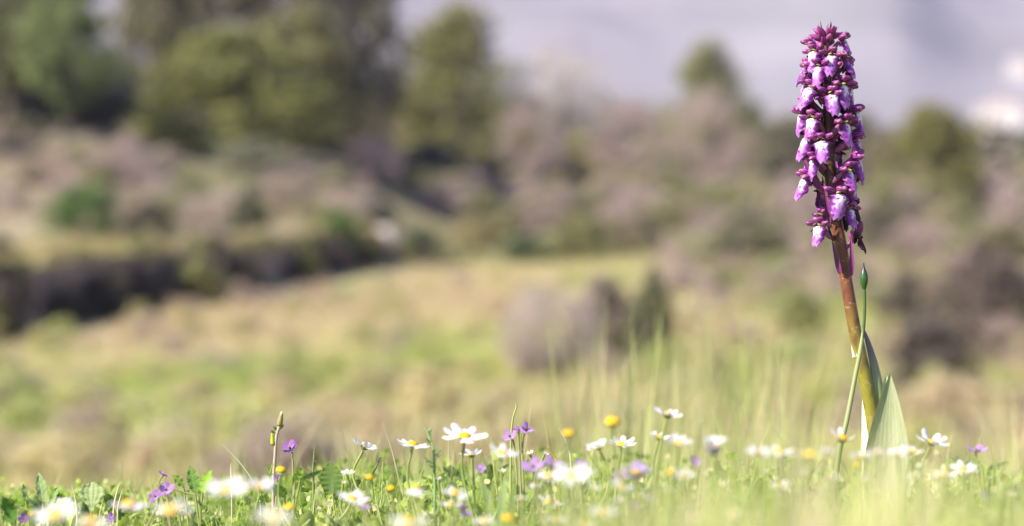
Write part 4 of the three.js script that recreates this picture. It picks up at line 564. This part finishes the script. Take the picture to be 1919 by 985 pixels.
[['lilac bloom low in the grass left of the folded white daisy', 1092, 872, 30, 1.72, [0, 0.8, 0.5], 1], ['lilac bloom between the softer greenish-white daisy and the violet-blue one', 1302, 868, 28, 1.68, [0.2, 0.8, 0.5], 1], ['lilac bloom low under the violet-backed daisy, near the bottom edge', 1188, 950, 28, 1.68, [0, 0.7, 0.6], 1], ['lilac bloom beneath the soft thin daisy left of the broad grass leaves', 900, 880, 24, 1.85, [0, 0.8, 0.5], 1]].forEach((a) => storksbill(...a));
// ------------------------------------------------------------------ leaves and stalks that stand out of the grass
const leafGreen = (a, b) => ({ a, b });
function toothed(L, W, teeth, deep, o = {}) { return sheet({ L, W, nu: 14, nv: 70, pleat: o.pleat ?? 0, pn: 5, prof: (v) => (o.fan ? lerp(0.12, 1, sstep(0, 0.72, v)) * Math.pow(Math.max(0, 1 - Math.max(0, (v - 0.7) / 0.31) ** 2), 0.5) : Math.pow(Math.sin(Math.PI * clamp(0.06 + 0.93 * v, 0, 1)), o.pow ?? 0.6)) * (1 - deep + deep * Math.abs(Math.sin(v * teeth * Math.PI))), cup: () => o.cup ?? 0.4, bend: o.bend ?? ((v) => -0.35 * v), wave: () => (o.wave ?? 0.0005), wf: teeth / 2, len: (u) => 1 - 0.12 * u * u }); }
function herb(label, px, py, d, leaves, stemPts, cat = 'herb', name = 'herb') {   // leaves: [dx, dy (pixels from px, py = leaf foot), length px, width px, euler, teeth, deep, colours]
  const b = at(px, py, d), o = thing(name, label, cat); const g0 = V(b.x, ground(b.x, b.z) - 0.003, b.z); o.position.copy(g0); const k = d / FPX;
  for (const [dx, dy, L, W, e, teeth, deep, ca, cb, opt] of leaves) { const p = at(px + dx, py + dy, d).sub(g0), g = toothed(L * k, W * k, teeth, deep, opt); paint(g, (q, uv) => { const x = uv[0] * 2 - 1; const vein = Math.max(1 - sstep(0.02, 0.09, Math.abs(x)), 0.7 * (1 - sstep(0.05, 0.22, Math.abs(((uv[1] * teeth - Math.abs(x) * 1.6) % 1 + 1) % 1 - 0.5) * 1))); return mix3(lin(ca), lin(cb), clamp(vein * 0.8 + 0.25 * nz(x * 6, uv[1] * 9), 0, 1)); }); put(mesh('leaf', g, thin(0xffffff, 0.42, { vertexColors: true }), o), M4(p, [e[0] - 0.3, e[1], e[2]])); mesh('leaf_stalk', tube([V(rr(-0.004, 0.004), 0, 0), p.clone().multiplyScalar(0.5).add(V(rr(-0.004, 0.004), 0, 0)), p], [0.001, 0.0009, 0.0007], 8, 5), STEMM, o); }
  for (const s of stemPts || []) mesh('stem', tube(s.map(([x, y]) => at(px + x, py + y, d).sub(g0)), [0.0011, 0.0009, 0.0006], 14, 6), STEMM, o);
  return o;
}
herb('round toothed dark-green leaf standing upright left of the side-on daisy', 624, 925, 2.05, [[0, 0, 64, 44, [0.1, 0.15, 0.06], 13, 0.07, '#668530', '#71903a', { pow: 0.42, cup: 0.25 }]]);
herb('pair of bright toothed leaves on a sprig at the lower left', 372, 922, 2.02, [[-6, 0, 54, 26, [0.1, 0.3, 0.12], 8, 0.22, '#6f9a34', '#9cc05c'], [8, 0, 46, 28, [0.2, -0.5, -0.28], 8, 0.22, '#8fb82c', '#a8cc50'], [-28, -12, 30, 17, [0.2, 0.4, 0.7], 6, 0.2, '#7fa436', '#a2c25c'], [-44, 2, 34, 16, [0, 0.4, 1.0], 6, 0.25, '#86a83c', '#a2c25c'], [-62, 6, 26, 12, [0, 0.4, 0.5], 6, 0.25, '#7c8c3c', '#9cae5c']], [[[-70, -20], [-40, -5], [0, 8]], [[0, 8], [4, 40], [4, 100]]]);
herb('pale pleated fan leaf with lit ribs at the lower left', 172, 958, 1.98, [[0, 0, 58, 54, [0.1, 0.1, 0.0], 9, 0.12, '#a9bf78', '#d9e2b4', { cup: 0.3, fan: 1, pleat: 0.035 }], [20, 4, 34, 16, [0.3, 0.4, -0.7], 6, 0.14, '#a9bc70', '#cfdaa0', { fan: 1, pleat: 0.03 }]]);
herb('grey-green cut leaf pointing up at the far lower left', 82, 940, 2.05, [[0, 0, 60, 26, [0.1, 0.2, 0.14], 5, 0.3, '#93b068', '#c6d6a0', { pleat: 0.03, cup: 0.7 }], [14, 6, 40, 16, [0.2, -0.4, -0.3], 5, 0.3, '#86a852', '#b5c984', { cup: 0.7 }], [-33, -2, 36, 11, [0.1, 0.5, 0.05], 5, 0.4, '#7a9c54', '#a4ba7c']]);
herb('dark leafy sprig in the lower left corner', 22, 965, 1.9, [[0, 0, 44, 26, [0.6, 0.6, 0.5], 5, 0.2, '#4c7a24', '#7fa43c'], [-10, 10, 40, 30, [0.7, -0.4, -0.8], 5, 0.2, '#568a24', '#86aa40'], [18, 2, 34, 22, [0.8, 1.2, -0.9], 5, 0.25, '#6f9c30', '#94b450'], [-22, -20, 30, 12, [0, 0.3, 0.1], 4, 0.3, '#5c8630', '#86a450'], [8, -14, 26, 12, [0.3, 0, -0.3], 4, 0.3, '#79a030', '#9cbc4c']], [[[-30, -40], [0, -20], [60, -2]]]);
herb('broad toothed leaf lying beside the bright button at the lower left', 535, 928, 1.98, [[0, 0, 40, 26, [0.9, 0.5, 0.9], 9, 0.2, '#6a9030', '#8fae4c'], [18, -26, 32, 18, [0.5, 0.3, -0.4], 7, 0.2, '#93b534', '#b2ca5c'], [28, -30, 44, 12, [0.6, 0, -1.2], 9, 0.2, '#5c7a34', '#7f9c50']]);
herb('grey-green broad grass-like leaves under the soft thin daisy', 930, 985, 1.82, [[-10, 0, 95, 16, [0.2, 0.3, 0.12], 1, 0, '#7c9a5a', '#96ae74'], [6, 0, 105, 18, [0.1, -0.2, -0.05], 1, 0, '#86a262', '#a2b884'], [22, 0, 80, 14, [0.3, 0.4, -0.22], 1, 0, '#7f9c50', '#9cb272']]);
herb('green leaf mass rising at the far right edge', 1912, 985, 1.72, [[10, 0, 90, 70, [0.3, 0.2, 0.5], 1, 0, '#7c9440', '#94a858'], [-40, -40, 40, 22, [0.5, 0.3, 0.8], 7, 0.3, '#86a048', '#a2b868']]);
herb('leafy sprig under the violet storksbill near the right edge', 1850, 905, 1.9, [[-10, -30, 30, 13, [0.2, 0, 0.9], 6, 0.4, '#86a648', '#a8be70'], [-44, -20, 36, 18, [0.4, 0.4, 0.5], 7, 0.4, '#6f9450', '#94b074'], [12, -26, 34, 12, [0.2, 0, -1.1], 6, 0.4, '#8aa850', '#aec27a'], [0, -10, 30, 14, [0.2, 0.3, -0.5], 6, 0.4, '#8fac4c', '#b0c474']]);
// feathery stalks
function feather(label, pts, d, n, leafPx, col) {
  const b = at(pts[0][0], pts[0][1], d), g0 = V(b.x, ground(b.x, b.z) - 0.003, b.z), o = thing('feathery_stalk', label, 'herb', 'feathery green stalks'); o.position.copy(g0);
  const P = [V(0, 0, 0), ...pts.map(([x, y]) => at(x, y, d).sub(g0))], cu = new THREE.CatmullRomCurve3(P); mesh('stem', tube(P, [0.0013, 0.0011, 0.0009, 0.0005], 26, 6), std(col, 0.7), o);
  for (let i = 0; i < n; i++) { const t = 0.35 + 0.64 * i / n, p = cu.getPoint(t), s = leafPx / FPX * d * (1.15 - 0.7 * (i / n)); put(mesh('leaf', leafletG, thin(col, 0.35), o), M4(p, [rr(0.2, 0.7), i * 2.2 + 0.6, (i % 2 ? 1 : -1) * rr(0.5, 0.9)], s)); }
}
feather('feathery green stalk right of the flat thin daisy', [[815, 935], [814, 880], [811, 835], [797, 800]], 1.96, 16, 26, '#8fb070');
feather('small feathery stalk beside the clear violet storksbill', [[588, 920], [587, 880], [590, 838]], 2.08, 12, 18, '#7c8a50');
feather('short feathery sprig on the stem of the side-on daisy', [[700, 930], [697, 895], [714, 856]], 2.06, 10, 16, '#7f9a4c');
feather('feathery sprig among the grass under the folded daisy', [[1090, 930], [1082, 880], [1060, 826]], 1.9, 12, 22, '#8ea45a');
feather('leafy feathery sprig at the lower left between the storksbills', [[480, 950], [500, 905], [512, 868]], 2.04, 12, 24, '#86a43c');
// the bud stalk, blades and straws
{
  const d = 2.07, b = at(514, 960, d), g0 = V(b.x, ground(b.x, b.z), b.z), l = (x, y) => at(x, y, d).sub(g0), o = thing('bud_stalk', 'thin pale stalk carrying a closed bud, above the leaves on the left', 'herb'); o.position.copy(g0);
  mesh('stem', tube([V(0, 0, 0), l(513, 900), l(516, 850), l(519, 815), l(524, 798)], [0.0014, 0.0013, 0.0012, 0.0012, 0.0013], 30, 8), std('#b5a890', 0.7), o);
  const pts = [[0.0004, 0], [0.0021, 0.0015], [0.0023, 0.004], [0.0017, 0.008], [0.0011, 0.0112], [0.0003, 0.0122]].map(([x, y]) => new THREE.Vector2(x, y)), g = new THREE.LatheGeometry(new THREE.SplineCurve(pts).getPoints(20), 12);
  paint(g, (p) => mix3(mix3(lin('#9a9a3c'), lin('#8f7a5a'), 0.5 + 0.5 * Math.cos(Math.atan2(p.z, p.x) * 7)), lin('#d8d49a'), sstep(0.009, 0.0115, p.y))); put(mesh('bud', g, std(0xffffff, 0.6, { vertexColors: true }), o), M4(l(523, 800), [0, 0, -0.2]));
  put(mesh('bud', g, std('#a4b428', 0.6), o), M4(l(512, 835), [0, 0, 0.08], 0.8)); mesh('stem', tube([l(512, 832), l(513, 815), l(519, 806)], [0.0007, 0.0007, 0.0007], 8, 6), std('#9aa05c', 0.7), o);
  for (const [x, y, r] of [[519, 806, 0.7], [525, 803, -0.7], [516, 812, 0.9]]) put(mesh('leaf', sepalG, HERB, o), M4(l(x, y), [0.3, 0.4, r], 0.008));
}
function blade(label, pts, d, w, col, cat = 'grass blade') { const b = at(pts[0][0], pts[0][1], d), g0 = V(b.x, ground(b.x, b.z), b.z), g = tube([V(0, 0, 0), ...pts.map(([x, y]) => at(x, y, d).sub(g0))], [w, w, w * 0.8, w * 0.25], 40, 6); const m = mesh('grass_blade', g, std(col, 0.6)); m.position.copy(g0); m.userData = { label, category: cat, group: 'single blades and straws above the meadow' }; }
blade('grass blade with hooked tip above the violet cluster', [[957, 870], [958, 815], [962, 780], [968, 760], [964, 753], [954, 751]], 2.07, 0.0009, '#a4b06a');
blade('pale blade slanting up leftmost above the bud stalk leaves', [[486, 925], [468, 890], [440, 855], [416, 832]], 2.05, 0.0009, '#b5c08a');
blade('long thin blade leaning left beside the flat thin daisy', [[756, 930], [748, 900], [735, 845], [716, 790]], 2.04, 0.0006, '#c2bf7c');
blade('pale upright blade left of the largest flat daisy', [[846, 945], [846, 900], [841, 850], [842, 822]], 1.96, 0.0007, '#bdb890');
blade('thin straight blade right of the side-on daisy', [[716, 925], [717, 890], [718, 858]], 2.05, 0.0005, '#a9b46c');
blade('short straw sticking up left of the pale fan leaf', [[145, 960], [141, 930], [134, 907]], 2.05, 0.0008, '#d4c48c');
blade('straw sticking up right of the pale fan leaf', [[214, 950], [219, 925], [225, 903]], 2.05, 0.0008, '#d8cc9c');
blade('shorter straw close right of the first straw by the fan leaf', [[222, 950], [226, 932], [230, 917]], 2.05, 0.0007, '#d4c89c');
blade('pale upright straw behind the wide blurred daisy', [[435, 920], [434, 890], [433, 868]], 2.08, 0.0008, '#d9d4b8');
blade('long bent stalk arching down beside the two white buds', [[1045, 870], [1035, 848], [1015, 836], [995, 842], [985, 846]], 2.0, 0.0008, '#b08f3a');
blade('reddish stem leaning under the largest flat daisy', [[890, 940], [888, 890], [884, 840], [882, 826]], 1.98, 0.0006, '#b58f6a');
blade('faint long blade crossing below the long thin daisy', [[1502, 910], [1492, 870], [1470, 830], [1448, 803]], 1.85, 0.0006, '#a9b45c');
blade('pale stalk leaning under the leafy sprig at the right edge', [[1882, 955], [1876, 915], [1866, 875]], 1.85, 0.0013, '#bcc49a');
blade('straw end poking out beside the browned yellow button', [[1068, 850], [1058, 820], [1047, 802]], 2.0, 0.0007, '#d6c8a8');

const renderer = new THREE.WebGLRenderer({ antialias: true });
renderer.toneMapping = THREE.LinearToneMapping;
renderer.toneMappingExposure = 2.35;
renderer.shadowMap.enabled = true;
renderer.setSize(1024, 526);
renderer.render(scene, camera);
